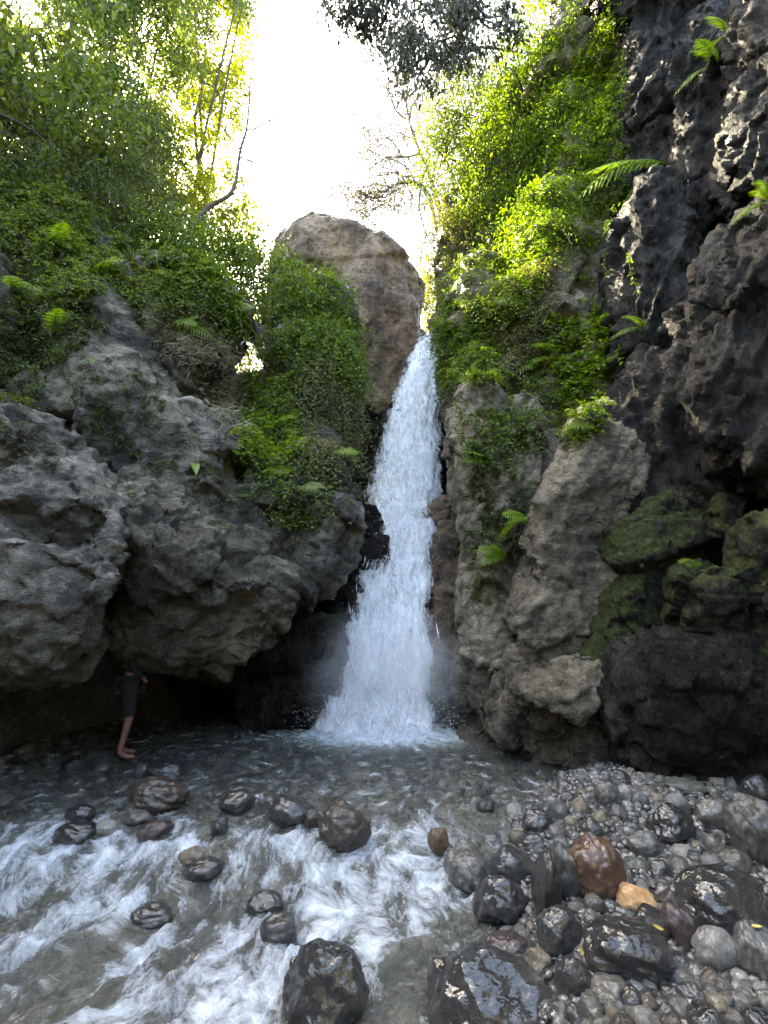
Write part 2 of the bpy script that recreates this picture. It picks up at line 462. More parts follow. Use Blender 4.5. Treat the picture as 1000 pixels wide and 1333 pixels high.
# rock behind the falls
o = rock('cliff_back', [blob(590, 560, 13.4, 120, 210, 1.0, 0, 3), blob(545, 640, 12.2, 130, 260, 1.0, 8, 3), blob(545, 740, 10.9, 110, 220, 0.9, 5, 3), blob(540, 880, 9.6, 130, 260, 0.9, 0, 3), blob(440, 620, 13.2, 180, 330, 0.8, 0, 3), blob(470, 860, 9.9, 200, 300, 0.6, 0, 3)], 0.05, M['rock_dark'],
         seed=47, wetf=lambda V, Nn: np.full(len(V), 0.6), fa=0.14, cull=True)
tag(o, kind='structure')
o = rock('rock_slab', [blob(578, 830, 9.0, 50, 300, 0.5, 3, 3), blob(574, 730, 10.1, 46, 200, 0.5, 0, 3)], 0.035, M['rock_brown'], seed=49, fa=0.07,
         wetf=lambda V, Nn: np.full(len(V), 0.75))
tag(o, 'wet purplish brown slab under thin water along the waterfall edge', 'rock')
# ---------------- sunny side
STR_R = (0.85, 0.2, -0.4)
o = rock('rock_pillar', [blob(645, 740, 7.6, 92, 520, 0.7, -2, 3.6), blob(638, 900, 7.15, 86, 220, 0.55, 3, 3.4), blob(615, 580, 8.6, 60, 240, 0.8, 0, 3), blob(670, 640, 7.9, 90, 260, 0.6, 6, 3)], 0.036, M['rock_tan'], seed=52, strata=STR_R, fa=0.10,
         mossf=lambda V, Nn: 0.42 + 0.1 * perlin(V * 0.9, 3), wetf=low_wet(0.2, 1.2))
tag(o, 'tall grey green rock column next to the waterfall pool, ferns growing on it', 'rock')
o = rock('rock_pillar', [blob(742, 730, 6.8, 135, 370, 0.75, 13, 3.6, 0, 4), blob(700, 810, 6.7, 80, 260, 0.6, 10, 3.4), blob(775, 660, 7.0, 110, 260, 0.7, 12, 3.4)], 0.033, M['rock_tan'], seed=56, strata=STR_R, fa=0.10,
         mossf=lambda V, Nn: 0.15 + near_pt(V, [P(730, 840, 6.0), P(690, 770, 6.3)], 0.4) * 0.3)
tag(o, 'broad tan rock pillar lit from above, between the ferns and the dark cliff', 'rock')
o = rock('boulder', [blob(735, 930, 6.0, 150, 190, 0.6, 14, 3.2, 0, 10), blob(685, 930, 6.3, 70, 190, 0.5, 8, 3), blob(770, 890, 6.2, 90, 120, 0.5, 15, 3)], 0.029, M['rock_tan'], seed=60, strata=STR_R,
         mossf=lambda V, Nn: 0.25 * np.clip(Nn[:, 2], 0, 1), wetf=lambda V, Nn: np.clip((1.3 - V[:, 2]) / 1.0, 0, 0.9))
tag(o, 'cracked brown boulder standing at the water edge below the tan pillar', 'boulder')
o = rock('boulder', [blob(930, 925, 5.35, 260, 200, 0.85, 10, 2.4), blob(860, 950, 5.5, 120, 130, 0.5, 0, 2.4)], 0.029, M['rock_dark'], seed=64, fa=0.05, fs=0.7, lamp=0.02, strata=STR_R, cuts=2, smooth=5,
         wetf=lambda V, Nn: np.full(len(V), 0.15))
tag(o, 'big smooth dark boulder resting on the gravel bank under the mossy rock', 'boulder')
o = rock('boulder', [blob(950, 790, 5.4, 160, 130, 0.6, 10, 3, 0, 8), blob(1010, 750, 5.3, 150, 170, 0.7, 15, 3)], 0.029, M['rock_dark'], seed=68, fa=0.10, lamp=0.05, strata=STR_R,
         mossf=lambda V, Nn: np.clip(0.54 + 0.42 * Nn[:, 2], 0, 1))
tag(o, 'rounded boulder capped with bright green moss above the smooth dark boulder', 'boulder')
o = rock('rock_ridge', [blob(835, 760, 6.1, 80, 290, 0.6, 30, 3.2), blob(885, 740, 6.2, 80, 260, 0.6, 30, 3), blob(805, 850, 6.0, 80, 140, 0.5, 22, 3), blob(870, 830, 6.1, 120, 130, 0.5, 20, 3)], 0.026, M['rock_dark'], seed=72, fa=0.13, lamp=0.06, strata=STR_R,
         mossf=lambda V, Nn: np.clip(0.52 + 0.38 * Nn[:, 2] - 0.2 * Nn[:, 0], 0, 1))
tag(o, 'dark knobbly ridge streaked with moss between the tan pillar and the cave', 'rock')
o = rock('cliff_right', [blob(900, 650, 6.9, 280, 260, 0.9, 10, 3), blob(860, 560, 6.6, 110, 260, 0.7, 12, 2.8), blob(950, 520, 5.9, 170, 330, 0.7, 14, 2.8), blob(1020, 430, 5.2, 200, 420, 0.8, 14, 2.8),
                         blob(1050, 620, 5.9, 200, 400, 0.8, 0, 3), blob(1100, 850, 6.0, 200, 500, 0.8, 0, 3),
                         blob(860, 380, 7.4, 130, 330, 0.8, 5, 2.8), blob(850, 150, 8.0, 110, 420, 0.9, 3, 2.8), blob(930, 160, 7.2, 130, 420, 0.8, 6, 2.8), blob(1020, 120, 6.0, 150, 400, 0.9, 8, 2.8), blob(900, -40, 7.6, 260, 300, 1.0, 3, 3)],
         0.040, M['rock_dark'], seed=76, flute=0.21, fs=0.8, fa=0.09, lamp=0.04, strata=(1, 0.3, 0.2), mossf=lambda V, Nn: 0.12 * np.clip(Nn[:, 2], 0, 1), cull=True)
tag(o, kind='structure')
o = rock('cliff_green', [blob(690, 520, 8.9, 170, 300, 1.0, 3, 3), blob(740, 420, 9.2, 150, 400, 1.0, 5, 3), blob(640, 470, 9.9, 130, 260, 1.0, 3, 3), blob(770, 200, 9.8, 150, 500, 1.2, 4, 3),
                         blob(690, 260, 11.2, 160, 380, 1.2, 12, 3), blob(620, 380, 12.0, 110, 240, 1.2, 8, 3), blob(800, 620, 8.4, 180, 300, 0.8, 0, 3)], 0.06, M['rock_tan'], seed=80, fa=0.2,
         mossf=lambda V, Nn: np.full(len(V), 0.42), cull=True)
tag(o, kind='structure')
print('rocks', sum(len(r_.data.vertices) for r_ in ROCKS), time.time() - T0)
# ------------------------------------------------------------------ ground and stream bed
LIP = lambda x: 4.42 + 0.10 * x * 0.6 + 0.12 * np.sin(x * 2.1 + 0.6)
def bank_x(y):
    return np.interp(y, [1.0, 2.6, 3.1, 3.5, 4.0, 4.5, 5.2, 5.8, 6.5], [0.25, 0.25, 0.30, 0.48, 0.50, 0.72, 1.25, 1.7, 2.2])
def water_z(x, y):
    l = LIP(x)
    z = -0.26 * sstep(0.15, -0.75, y - l) - 0.05 * np.clip(l - y, 0, 4)
    return z
def ground_z(x, y):
    wz = water_z(x, y)
    bed = wz - 0.20 - 0.12 * sstep(5.0, 6.2, y)
    bx = bank_x(y)
    bank = sstep(-0.25, 0.9, x - bx) * (0.30 + 0.02 * np.clip(x - bx, 0, 3) + 0.14 * sstep(0.0, 1.0, LIP(x) - y))
    z = bed + bank
    z = z + 0.30 * sstep(-3.3, -4.4, x + 0.25 * (y - 5.0))
    # gorge walls, hill, and unseen rear ground added to cut light from behind
    wl = np.interp(y, [-20, 1, 3, 6, 9, 12, 16], [4.2, 4.4, 5.4, 5.2, 3.4, 1.5, 1.2])
    wr = np.interp(y, [-20, 1, 3, 6, 9, 12, 16], [4.2, 4.4, 5.6, 4.9, 3.2, 1.2, 1.0])
    dl = np.clip(-x - wl, 0, None); dr = np.clip(x - wr, 0, None)
    hill = sstep(0, 1.6, dl) * (6.2 + 0.75 * np.clip(dl - 1.6, 0, 25)) + sstep(0, 1.6, dr) * (7.5 + 0.8 * np.clip(dr - 1.6, 0, 25))
    back = sstep(9.8, 12.8, y) * (6.1 + 0.22 * np.clip(y - 12.8, 0, 60))
    rear = sstep(-5.0, -9.0, y) * 7.5  # unseen end wall, added to block light from behind the viewer
    hill = hill + 0.8 * sstep(3.0, 0.0, y) * (sstep(0, 1.6, dl) + sstep(0, 1.6, dr))  # side walls near the viewer raised to hold back sky light
    z = z + np.maximum(np.maximum(hill, back), rear)
    return z
def axis(lo, hi, f0, f1, step, grow):
    a = list(np.arange(f0, f1, step)); s = step
    while a[-1] < hi: s *= grow; a.append(a[-1] + s)
    s = step
    while a[0] > lo: s *= grow; a.insert(0, a[0] - s)
    return np.array(a, np.float32)
gx = axis(-120, 120, -5.0, 4.6, 0.045, 1.18); gy = axis(-80, 400, 1.8, 8.0, 0.045, 1.18)
GX, GY = np.meshgrid(gx, gy)
xx, yy = GX.ravel(), GY.ravel()
zz = ground_z(xx, yy)
p3 = np.stack([xx, yy, np.zeros_like(xx)], 1)
zz = zz + 0.05 * fbm(p3 * 1.7, 4, 5) + 0.035 * fbm(p3 * 6.0, 3, 9)
far_ = sstep(6, 14, np.abs(xx)) ; zz = zz + far_ * 1.2 * fbm(p3 * 0.16, 4, 3)
nxg, nyg = len(gx), len(gy)
ii = (np.arange(nyg - 1)[:, None] * nxg + np.arange(nxg - 1)[None, :]).ravel()
GF = np.stack([ii, ii + 1, ii + nxg + 1, ii + nxg], 1)
me = mesh_from('stream_bed', np.stack([xx, yy, zz], 1), GF)
m, nt_ = new_mat('gravel_bed'); n = N(nt_)
p = n.pos()
vor = n.node('ShaderNodeTexVoronoi', feature='F1'); vor.inputs['Scale'].default_value = 26.0; n.link(p, vor.inputs['Vector'])
c = n.mix(0.6, n.ramp(n.noise(3.0, 6, 0.7, p), [(0.3, (0.012, 0.0105, 0.008)), (0.5, (0.045, 0.040, 0.031)), (0.7, (0.12, 0.108, 0.085))]), vor.outputs['Color'], 'SOFT_LIGHT')
hs = n.node('ShaderNodeHueSaturation'); hs.inputs['Saturation'].default_value = 0.45; n.link(c, hs.inputs['Color'])
soil = n.ramp(n.noise(2.0, 5, 0.6, p), [(0.35, (0.02, 0.022, 0.01)), (0.6, (0.07, 0.065, 0.035))])
sep = n.node('ShaderNodeSeparateXYZ'); n.link(p, sep.inputs[0])
c = n.mix(n.rng(sep.outputs[2], 0.6, 1.6), hs.outputs[0], soil)
b = n.node('ShaderNodeBsdfPrincipled'); n.link(c, b.inputs['Base Color']); b.inputs['Roughness'].default_value = 0.45
n.link(n.bump(n.math('ADD', n.math('MULTIPLY', vor.outputs['Distance'], -1.0), n.noise(40, 5, 0.7, p)), 0.9, 0.03), b.inputs['Normal'])
n.out(b.outputs[0])
tag(add('stream_bed', me, m), kind='structure')
def gz(x, y):
    return float(ground_z(np.array([x], np.float32), np.array([y], np.float32))[0])
def wz_(x, y):
    return float(water_z(np.array([x], np.float32), np.array([y], np.float32))[0])
def hit_ground(px, py, fn=gz):
    z = -0.1
    for _ in range(8):
        q = on_z(px, py, z); z = 0.5 * z + 0.5 * fn(q.x, q.y)
    return on_z(px, py, z)

# ------------------------------------------------------------------ stones
def stone_mat(name, dark, mid, light, rough=0.3, stripes=0.0, scale=1.0, coat=0.7):
    m, nt = new_mat(name); n = N(nt)
    p = n.obj(); oi = n.node('ShaderNodeObjectInfo').outputs['Random']
    va = n.node('ShaderNodeVectorMath', operation='ADD'); n.link(p, va.inputs[0]); n.link(oi, va.inputs[1])
    pv = n.map(va.outputs[0], (1 + stripes * 6, 1, 1 + stripes), (0.3, 0.2, 0.4)) if stripes else va.outputs[0]
    t = n.math('ADD', n.math('MULTIPLY', n.noise(2.6 * scale, 6, 0.65, pv), 0.6), n.math('MULTIPLY', n.noise(22 * scale, 5, 0.7, pv), 0.4))
    c = n.ramp(t, [(0.36, dark), (0.5, mid), (0.66, light)])
    sp = n.noise(60 * scale, 2, 0.5, pv)
    c = n.mix(n.rng(sp, 0.62, 0.68, 0, 0.5), c, (*[min(0.7, x * 1.6 + 0.02) for x in light], 1))
    hs = n.node('ShaderNodeHueSaturation'); n.link(c, hs.inputs['Color'])
    n.link(n.rng(oi, 0, 1, 0.40, 1.25), hs.inputs['Value'])
    b = n.node('ShaderNodeBsdfPrincipled'); n.link(hs.outputs[0], b.inputs['Base Color'])
    n.link(n.rng(t, 0.35, 0.65, rough, rough + 0.3), b.inputs['Roughness'])
    b.inputs['Specular IOR Level'].default_value = 0.55
    b.inputs['Coat Weight'].default_value = coat; b.inputs['Coat Roughness'].default_value = 0.04; b.inputs['Coat IOR'].default_value = 1.6
    nb = n.bump(t, 0.9, 0.12); nb = n.bump(sp, 0.35, 0.02, nb)
    n.link(nb, b.inputs['Normal']); n.link(n.bump(n.noise(3.0 * scale, 3, 0.5, pv), 0.3, 0.10), b.inputs['Coat Normal'])
    n.out(b.outputs[0])
    return m
SM = {
 'grey': stone_mat('stone_grey', (0.05, 0.047, 0.040), (0.145, 0.138, 0.118), (0.32, 0.305, 0.265), 0.34),
 'dark': stone_mat('stone_dark', (0.007, 0.007, 0.0075), (0.020, 0.020, 0.020), (0.07, 0.07, 0.068), 0.24, coat=1.0),
 'pale': stone_mat('stone_pale', (0.20, 0.195, 0.18), (0.40, 0.39, 0.355), (0.60, 0.585, 0.54), 0.4, 0.25),
 'brown': stone_mat('stone_brown', (0.035, 0.022, 0.014), (0.10, 0.065, 0.04), (0.26, 0.19, 0.13), 0.32, 0, 1.6),
 'rust': stone_mat('stone_rust', (0.06, 0.022, 0.008), (0.15, 0.065, 0.025), (0.24, 0.13, 0.06), 0.4),
 'orange': stone_mat('stone_orange', (0.55, 0.24, 0.08), (0.78, 0.44, 0.19), (0.85, 0.62, 0.38), 0.45, coat=0.2),
 'tan': stone_mat('stone_tan', (0.14, 0.10, 0.06), (0.28, 0.22, 0.14), (0.42, 0.36, 0.25), 0.38),
 'red': stone_mat('stone_red', (0.02, 0.010, 0.010), (0.055, 0.028, 0.026), (0.13, 0.08, 0.075), 0.28, 0.3, coat=0.8),
 'striped': stone_mat('stone_striped', (0.04, 0.04, 0.04), (0.12, 0.12, 0.11), (0.32, 0.31, 0.29), 0.34, 0.6),
 'green': stone_mat('stone_green', (0.05, 0.06, 0.045), (0.13, 0.145, 0.11), (0.26, 0.27, 0.21), 0.36),
}
def stone_mesh(name, seed, sub=4, cuts=6, rough=0.10):
    V, F = ico(sub); V = V.copy(); rs = np.random.RandomState(seed)
    for _ in range(cuts):
        nn = rs.normal(size=3); nn /= np.linalg.norm(nn)
        lim = rs.uniform(0.66, 0.95); dd = V @ nn
        over = np.clip(dd - lim, 0, None); V = V - nn[None, :] * (over * 0.88)[:, None]
    nrm = V / np.linalg.norm(V, axis=1)[:, None]
    V = V + nrm * (rough * 1.6 * fbm(V * 1.3 + seed, 3, seed) + rough * 0.7 * fbm(V * 4 + seed, 3, seed + 2))[:, None]
    V /= (0.5 * np.abs(V).max(0) + 0.5)[None, :]
    return mesh_from(name, V, F)
STONE_N = 0
def put_stone(px, py, wpx, hpx, mat, label, roll=0.0, cuts=5, in_water=False, fat=0.75, cat='stone', grp=None, sub=5, rough=0.16, name='stone'):
    """a single stone whose foot stands at the pixel below its centre"""
    global STONE_N
    STONE_N += 1
    foot = hit_ground(px, py + hpx * 0.42, (lambda x, y: wz_(x, y) - 0.02) if in_water else gz)
    d = depth_of(foot) / FPX
    rx = wpx * 0.5 * d; rz = hpx * 0.5 * d * 1.05; ry = max(rx, rz) * fat
    me = stone_mesh('stone', 100 + STONE_N, 5 if wpx > 64 else 4, cuts, rough)
    o = add(name, me, SM[mat])
    c = P(px, py, foot.y + ry * 0.45)
    if in_water: c.z += 0.22 * rz
    o.location = c
    o.scale = (rx, ry, rz)
    o.rotation_euler = (0, R(roll), 0)
    tag(o, label, cat, grp)
    return o
STONES = [
 (450, 1086, 74, 60, 'brown', 'round brown speckled boulder standing in the white rapids', 0, 2, True),
 (424, 1300, 120, 100, 'dark', 'wet dark boulder at the bottom edge with rapids running past it', 8, 4, True),
 (640, 1305, 185, 120, 'dark', 'biggest black glistening boulder at the bottom edge where stream meets gravel', 6, 6, False),
 (612, 1140, 72, 78, 'grey', 'dark grey leaning stone at the edge of the white rapids', -12, 5, False),
 (652, 1176, 72, 74, 'dark', 'shiny black stone with one flat face, in front of the leaning grey stone', 10, 6, False),
 (668, 1130, 60, 50, 'dark', 'wet black stone wedged behind the shiny flat-faced stone', 0, 4, False),
 (711, 1158, 34, 92, 'red', 'narrow upright reddish striped stone beside the rusty brown stone', 4, 7, False),
 (738, 1140, 40, 74, 'striped', 'pale striped upright stone leaning on the rusty brown stone', -6, 6, False),
 (776, 1134, 72, 84, 'rust', 'rusty brown stone standing among the grey pebbles', -8, 4, False),
 (829, 1173, 58, 34, 'orange', 'bright orange flat stone lying on the grey pebbles', 14, 4, False),
 (815, 1240, 118, 80, 'dark', 'black boulder with a shiny hollow face in front of the orange stone', 8, 6, False),
 (945, 1178, 128, 84, 'dark', 'large smooth purplish black boulder on the gravel near the picture edge', 4, 2, False),
 (931, 1238, 58, 52, 'pale', 'round pale grey stone in front of the smooth purplish boulder', 8, 2, False),
 (986, 1244, 62, 76, 'striped', 'grey striped stone next to the round pale stone', 12, 5, False),
 (728, 1216, 62, 62, 'dark', 'dark wet stone between the black hollow boulder and the shiny stone', 30, 4, False),
 (746, 1276, 50, 54, 'dark', 'small bluish glinting black stone beside the biggest black boulder', 0, 7, False),
 (703, 1252, 34, 32, 'tan', 'pale tan stone behind the biggest black boulder', 0, 3, False),
 (750, 1184, 26, 20, 'tan', 'small beige pebble left of the orange stone', 0, 1, False),
 (769, 1204, 22, 34, 'green', 'small grey green upright pebble above the black hollow boulder', 6, 4, False),
 (774, 1178, 30, 26, 'grey', 'grey pebble touching the small beige pebble', 0, 3, False),
 (570, 1099, 28, 36, 'rust', 'small orange brown stone at the side of the cascade', 0, 3, True),
 (871, 1076, 66, 52, 'dark', 'angular black stone in the middle of the gravel bank', 0, 7, False),
 (983, 1086, 70, 96, 'striped', 'tall pale streaked stone at the picture edge on the gravel bank', -14, 5, False),
 (934, 1062, 58, 46, 'grey', 'rounded dark grey stone below the big smooth dark boulder', 0, 3, False),
 (791, 1036, 34, 32, 'grey', 'round grey stone at the foot of the cracked brown boulder', 0, 3, False),
 (814, 1034, 20, 24, 'pale', 'pale pinkish pebble beside the round grey stone', 0, 2, False),
 (893, 1024, 54, 18, 'green', 'flat greenish slab at the foot of the smooth dark boulder', 6, 5, False),
 (806, 1014, 28, 22, 'dark', 'small dark stone against the cracked brown boulder', 0, 3, False),
 (985, 1030, 44, 40, 'dark', 'dark stone leaning at the picture edge under the smooth dark boulder', 0, 4, False),
 (850, 1206, 58, 44, 'dark', 'black slab right under the orange stone', 18, 6, False),
 (884, 1208, 40, 62, 'red', 'dark reddish upright stone between the orange stone and the pale round stone', -10, 5, False),
 (660, 1240, 74, 40, 'red', 'low reddish brown stone at the stream edge', 0, 4, False),
 (958, 1124, 40, 34, 'grey', 'round grey stone behind the smooth purplish boulder', 0, 3, False),
 (840, 1100, 44, 34, 'grey', 'grey stone in front of the angular black stone', 6, 4, False),
 (700, 1070, 40, 34, 'dark', 'dark stone with water behind it on the near edge of the pool', -8, 5, False),
 (632, 1053, 26, 20, 'dark', 'small dark stone poking out of the pool', 0, 4, True),
 (690, 1022, 28, 16, 'pale', 'small pale stone where the pool meets the cracked brown boulder', 0, 3, False),
 (646, 1092, 40, 18, 'dark', 'flat dark stone on the wet gravel beside the cascade', 4, 4, False),
 (100, 1090, 58, 30, 'dark', 'black stone in the shallow rapids nearest the dark hollow', 0, 3, True),
 (103, 1064, 40, 24, 'dark', 'dark stone behind the black stone near the hollow', 0, 4, True),
 (139, 1081, 32, 20, 'pale', 'small pale stone between dark stones in the rapids', 0, 3, True),
 (202, 1086, 48, 26, 'red', 'dark reddish stone in the rapids below the large brown rock', -10, 4, True),
 (205, 1042, 78, 44, 'brown', 'large wet brown rock across the lip of the rapids', 6, 5, True),
 (180, 1066, 44, 18, 'grey', 'low grey stone at the foot of the large wet brown rock', 0, 4, True),
 (216, 1004, 54, 22, 'dark', 'flat dark stone in the pool by the bather', 4, 3, True),
 (132, 1003, 24, 15, 'grey', 'small grey stone just left of the bather foot', 0, 2, True),
 (308, 1050, 48, 30, 'dark', 'black stone jutting from the lip of the rapids', -16, 5, True),
 (286, 1080, 24, 26, 'dark', 'small dark stone below the black jutting stone', 0, 4, True),
 (378, 1062, 62, 36, 'dark', 'glossy black rock with water pouring over it at the lip', 6, 5, True),
 (406, 1072, 24, 26, 'brown', 'little brown stone between the glossy rock and the round boulder', 0, 3, True),
 (249, 1120, 34, 26, 'tan', 'yellowish stone in the middle of the rapids', 0, 3, True),
 (262, 1136, 58, 26, 'dark', 'dark stone in front of the yellowish stone', -8, 5, True),
 (345, 1180, 50, 26, 'dark', 'submerged dark stone in the middle of the white rapids', 0, 5, True),
 (360, 1215, 56, 34, 'dark', 'dark stone with foam curling round it below the rapids centre', -10, 4, True),
 (200, 1195, 60, 26, 'dark', 'low dark stone in the grey current', 0, 4, True),
]
for s_ in STONES:
    put_stone(*s_[:6], roll=s_[6], cuts=s_[7], in_water=s_[8])
# countable pebbles on the bank: eight shared shapes, one object each
rnd = random.Random(4)
pm_ = {}
kinds = ['grey'] * 8 + ['dark'] * 7 + ['pale'] * 5 + ['brown'] * 3 + ['tan'] * 2 + ['green'] * 2 + ['striped'] * 3 + ['red']
def in_poly(x, y, poly):
    c = False; j = len(poly) - 1
    for i in range(len(poly)):
        xi, yi = poly[i]; xj, yj = poly[j]
        if (yi > y) != (yj > y) and x < (xj - xi) * (y - yi) / (yj - yi) + xi: c = not c
        j = i
    return c
bank_poly = [(690, 1000), (1010, 1010), (1010, 1340), (560, 1340), (625, 1250), (600, 1170), (600, 1100), (640, 1060)]
placed = [(s_[0], s_[1], s_[2] * 0.45, s_[3] * 0.45) for s_ in STONES]
cnt = 0
ANCH = [(829, 1173, 'bright orange flat stone'), (776, 1134, 'rusty brown stone'), (945, 1178, 'large smooth purplish boulder'), (815, 1240, 'black hollow-faced boulder'), (931, 1238, 'round pale grey stone'), (640, 1305, 'biggest black glistening boulder'),
        (612, 1140, 'leaning grey stone'), (652, 1176, 'shiny flat-faced black stone'), (711, 1158, 'narrow reddish upright stone'), (871, 1076, 'angular black stone'), (983, 1086, 'tall pale streaked stone'), (934, 1062, 'rounded dark grey stone'), (893, 1024, 'flat greenish slab'),
        (791, 1036, 'round grey stone near the water'), (700, 1070, 'dark stone at the pool edge'), (986, 1244, 'grey striped stone'), (703, 1252, 'pale tan stone'), (884, 1208, 'dark reddish upright stone'), (840, 1100, 'middle grey stone'), (728, 1216, 'dark wet central stone')]
TONE = {'grey': 'plain grey', 'dark': 'black wet', 'pale': 'pale', 'brown': 'brown', 'tan': 'tan', 'green': 'greenish grey', 'striped': 'streaky grey', 'red': 'reddish dark'}
ORD = ['', 'second nearest ', 'third nearest ', 'fourth nearest ', 'fifth nearest ', 'sixth nearest ', 'seventh nearest ', 'eighth nearest ', 'ninth nearest ', 'tenth nearest ']
PEB = []
tries = 0
while cnt < 300 and tries < 60000:
    tries += 1
    x, y = rnd.uniform(600, 1005), rnd.uniform(1005, 1340)
    if not in_poly(x, y, bank_poly): continue
    wv_ = (rnd.uniform(11, 26) if tries > 1500 else rnd.uniform(24, 44)) * (0.6 + 0.6 * (y - 1000) / 340)
    hv_ = wv_ * rnd.uniform(0.55, 0.9)
    if any(abs(x - a) < (c_ + wv_ * 0.30) and abs(y - b_) < (d_ + hv_ * 0.30) for a, b_, c_, d_ in placed): continue
    placed.append((x, y, wv_ * 0.36, hv_ * 0.36))
    k = rnd.choice(kinds); v = rnd.randrange(6)
    if (k, v) not in pm_:
        pm_[(k, v)] = stone_mesh('pebble', 500 + v * 7 + len(k), 3, 9, 0.17); pm_[(k, v)].materials.append(SM[k])
    q = hit_ground(x, y + hv_ * 0.3); d = depth_of(q) / FPX
    o = add('pebble', pm_[(k, v)])
    r_ = wv_ * 0.5 * d
    o.location = (q.x, q.y, q.z + hv_ * 0.14 * d)
    o.scale = (r_, r_ * rnd.uniform(0.7, 1.2), hv_ * 0.5 * d * 1.25)
    o.rotation_euler = (rnd.uniform(-.4, .4), rnd.uniform(-.4, .4), rnd.uniform(0, 6.28))
    an = min(ANCH, key=lambda q_: math.hypot(q_[0] - x, q_[1] - y)); ex, ey = x - an[0], y - an[1]
    where = ('right of' if ex > 0 else 'left of') if abs(ex) > abs(ey) else ('in front of' if ey > 0 else 'behind')
    PEB.append(((k, where, an[2]), math.hypot(ex, ey), o)); cnt += 1
by = {}
for key, ds, o in PEB: by.setdefault(key, []).append((ds, o))
for (k, where, an), lst in by.items():
    for r_, (ds, o) in enumerate(sorted(lst, key=lambda t_: t_[0])):
        first = 'nearest ' if len(lst) > 1 else ''
        tag(o, (first if r_ == 0 else ORD[min(r_, 9)]) + 'small ' + TONE[k] + ' stone ' + where + ' the ' + an, 'stone', 'small stones of the gravel bank')
print('pebbles', cnt, time.time() - T0)
# fine gravel and the stones of the bed (uncountable)
def gravel(name, label, n_, box, size, mats, seed, zoff=0.0, only=None, sub=1):
    rs = np.random.RandomState(seed)
    V0, F0 = ico(sub)
    nv = len(V0)
    x = rs.uniform(box[0], box[1], n_); y = rs.uniform(box[2], box[3], n_)
    if only is not None:
        k = only(x, y); x, y = x[k], y[k]
    m_ = len(x)
    z = ground_z(x.astype(np.float32), y.astype(np.float32)) + zoff
    s = size[0] * (size[1] / size[0]) ** (rs.rand(m_) ** 1.6)
    shp = np.stack([s, s * rs.uniform(0.6, 1.0, m_), s * rs.uniform(0.4, 0.75, m_)], 1)
    a = rs.uniform(0, 6.28, m_); ca, sa = np.cos(a), np.sin(a)
    b = rs.uniform(-.5, .5, m_); cb, sb = np.cos(b), np.sin(b)
    jit = 1 + rs.uniform(-0.22, 0.22, (m_, nv, 1))
    q = V0[None] * jit * shp[:, None, :]
    q = np.stack([q[..., 0] * cb[:, None] + q[..., 2] * sb[:, None], q[..., 1], -q[..., 0] * sb[:, None] + q[..., 2] * cb[:, None]], -1)
    q = np.stack([q[..., 0] * ca[:, None] - q[..., 1] * sa[:, None], q[..., 0] * sa[:, None] + q[..., 1] * ca[:, None], q[..., 2]], -1)
    q += np.stack([x, y, z + s * 0.2], 1)[:, None, :]
    F = (F0[None] + (np.arange(m_) * nv)[:, None, None]).reshape(-1, 3)
    me = mesh_from(name, q.reshape(-1, 3), F)
    for mm in mats: me.materials.append(SM[mm])
    me.polygons.foreach_set('material_index', np.repeat(rs.randint(0, len(mats), m_), len(F0)).astype(np.int32))
    attr(me, 'rnd', np.repeat(rs.rand(m_), nv))
    return tag(add(name, me), label, 'gravel', kind='stuff')
on_bank = lambda x, y: x > bank_x(y) - 0.15
gravel('gravel', 'fine wet grey gravel between the larger stones of the bank', 16000, (0.1, 4.6, 2.6, 6.2), (0.014, 0.055), ['grey', 'dark', 'pale', 'grey', 'pale', 'striped'], 3, 0.0, on_bank)
gravel('bed_stones', 'rounded stones covering the bed under the shallow water', 1800, (-4.6, 1.6, 2.6, 7.2), (0.03, 0.13), ['grey', 'pale', 'brown', 'tan', 'green', 'grey'], 5, 0.02, lambda x, y: x < bank_x(y) + 0.1, 2)

# ------------------------------------------------------------------ stream water
wx = np.arange(-4.8, 2.4, 0.02, dtype=np.float32); wy = np.arange(2.45, 8.0, 0.02, dtype=np.float32)
WX, WY = np.meshgrid(wx, wy); x, y = WX.ravel(), WY.ravel()
z = water_z(x, y)
fd = np.array([-0.42, -0.91], np.float32); fp = np.array([0.91, -0.42], np.float32)
al = x * fd[0] + y * fd[1]; ac = x * fp[0] + y * fp[1]
q0 = np.stack([al, ac, 0 * al], 1)
wr_ = 0.35 * perlin(q0 * 1.3, 70) + 0.10 * perlin(q0 * 4.1, 75); ac2 = ac + wr_
rap = sstep(0.25, -0.25, y - LIP(x))                      # 1 in the rapids, 0 in the pool
plunge = sstep(1.25, 0.0, np.hypot((x + 0.05) / 1.75, (y - 7.1) / 0.9))
tb = 0.45 * ridged(np.stack([al * 2.0, ac2 * 3.0, 0 * al], 1), 2, 71) + 0.9 * fbm(np.stack([al * 2.6, ac2 * 3.9, 0 * al], 1), 4, 76)
t2_ = fbm(np.stack([al * 5.0, ac2 * 9.0, 0 * al], 1), 3, 72)
rp = fbm(np.stack([x * 4.5, y * 8.5, 0 * x], 1), 3, 73)
rp2 = ridged(np.stack([x * 4.0, y * 9.0, 0 * x], 1), 3, 74)
z = z + rap * (0.085 * tb + 0.06 * t2_) + (1 - rap) * (0.026 * rp + 0.016 * rp2) + plunge * 0.05 * np.abs(t2_)
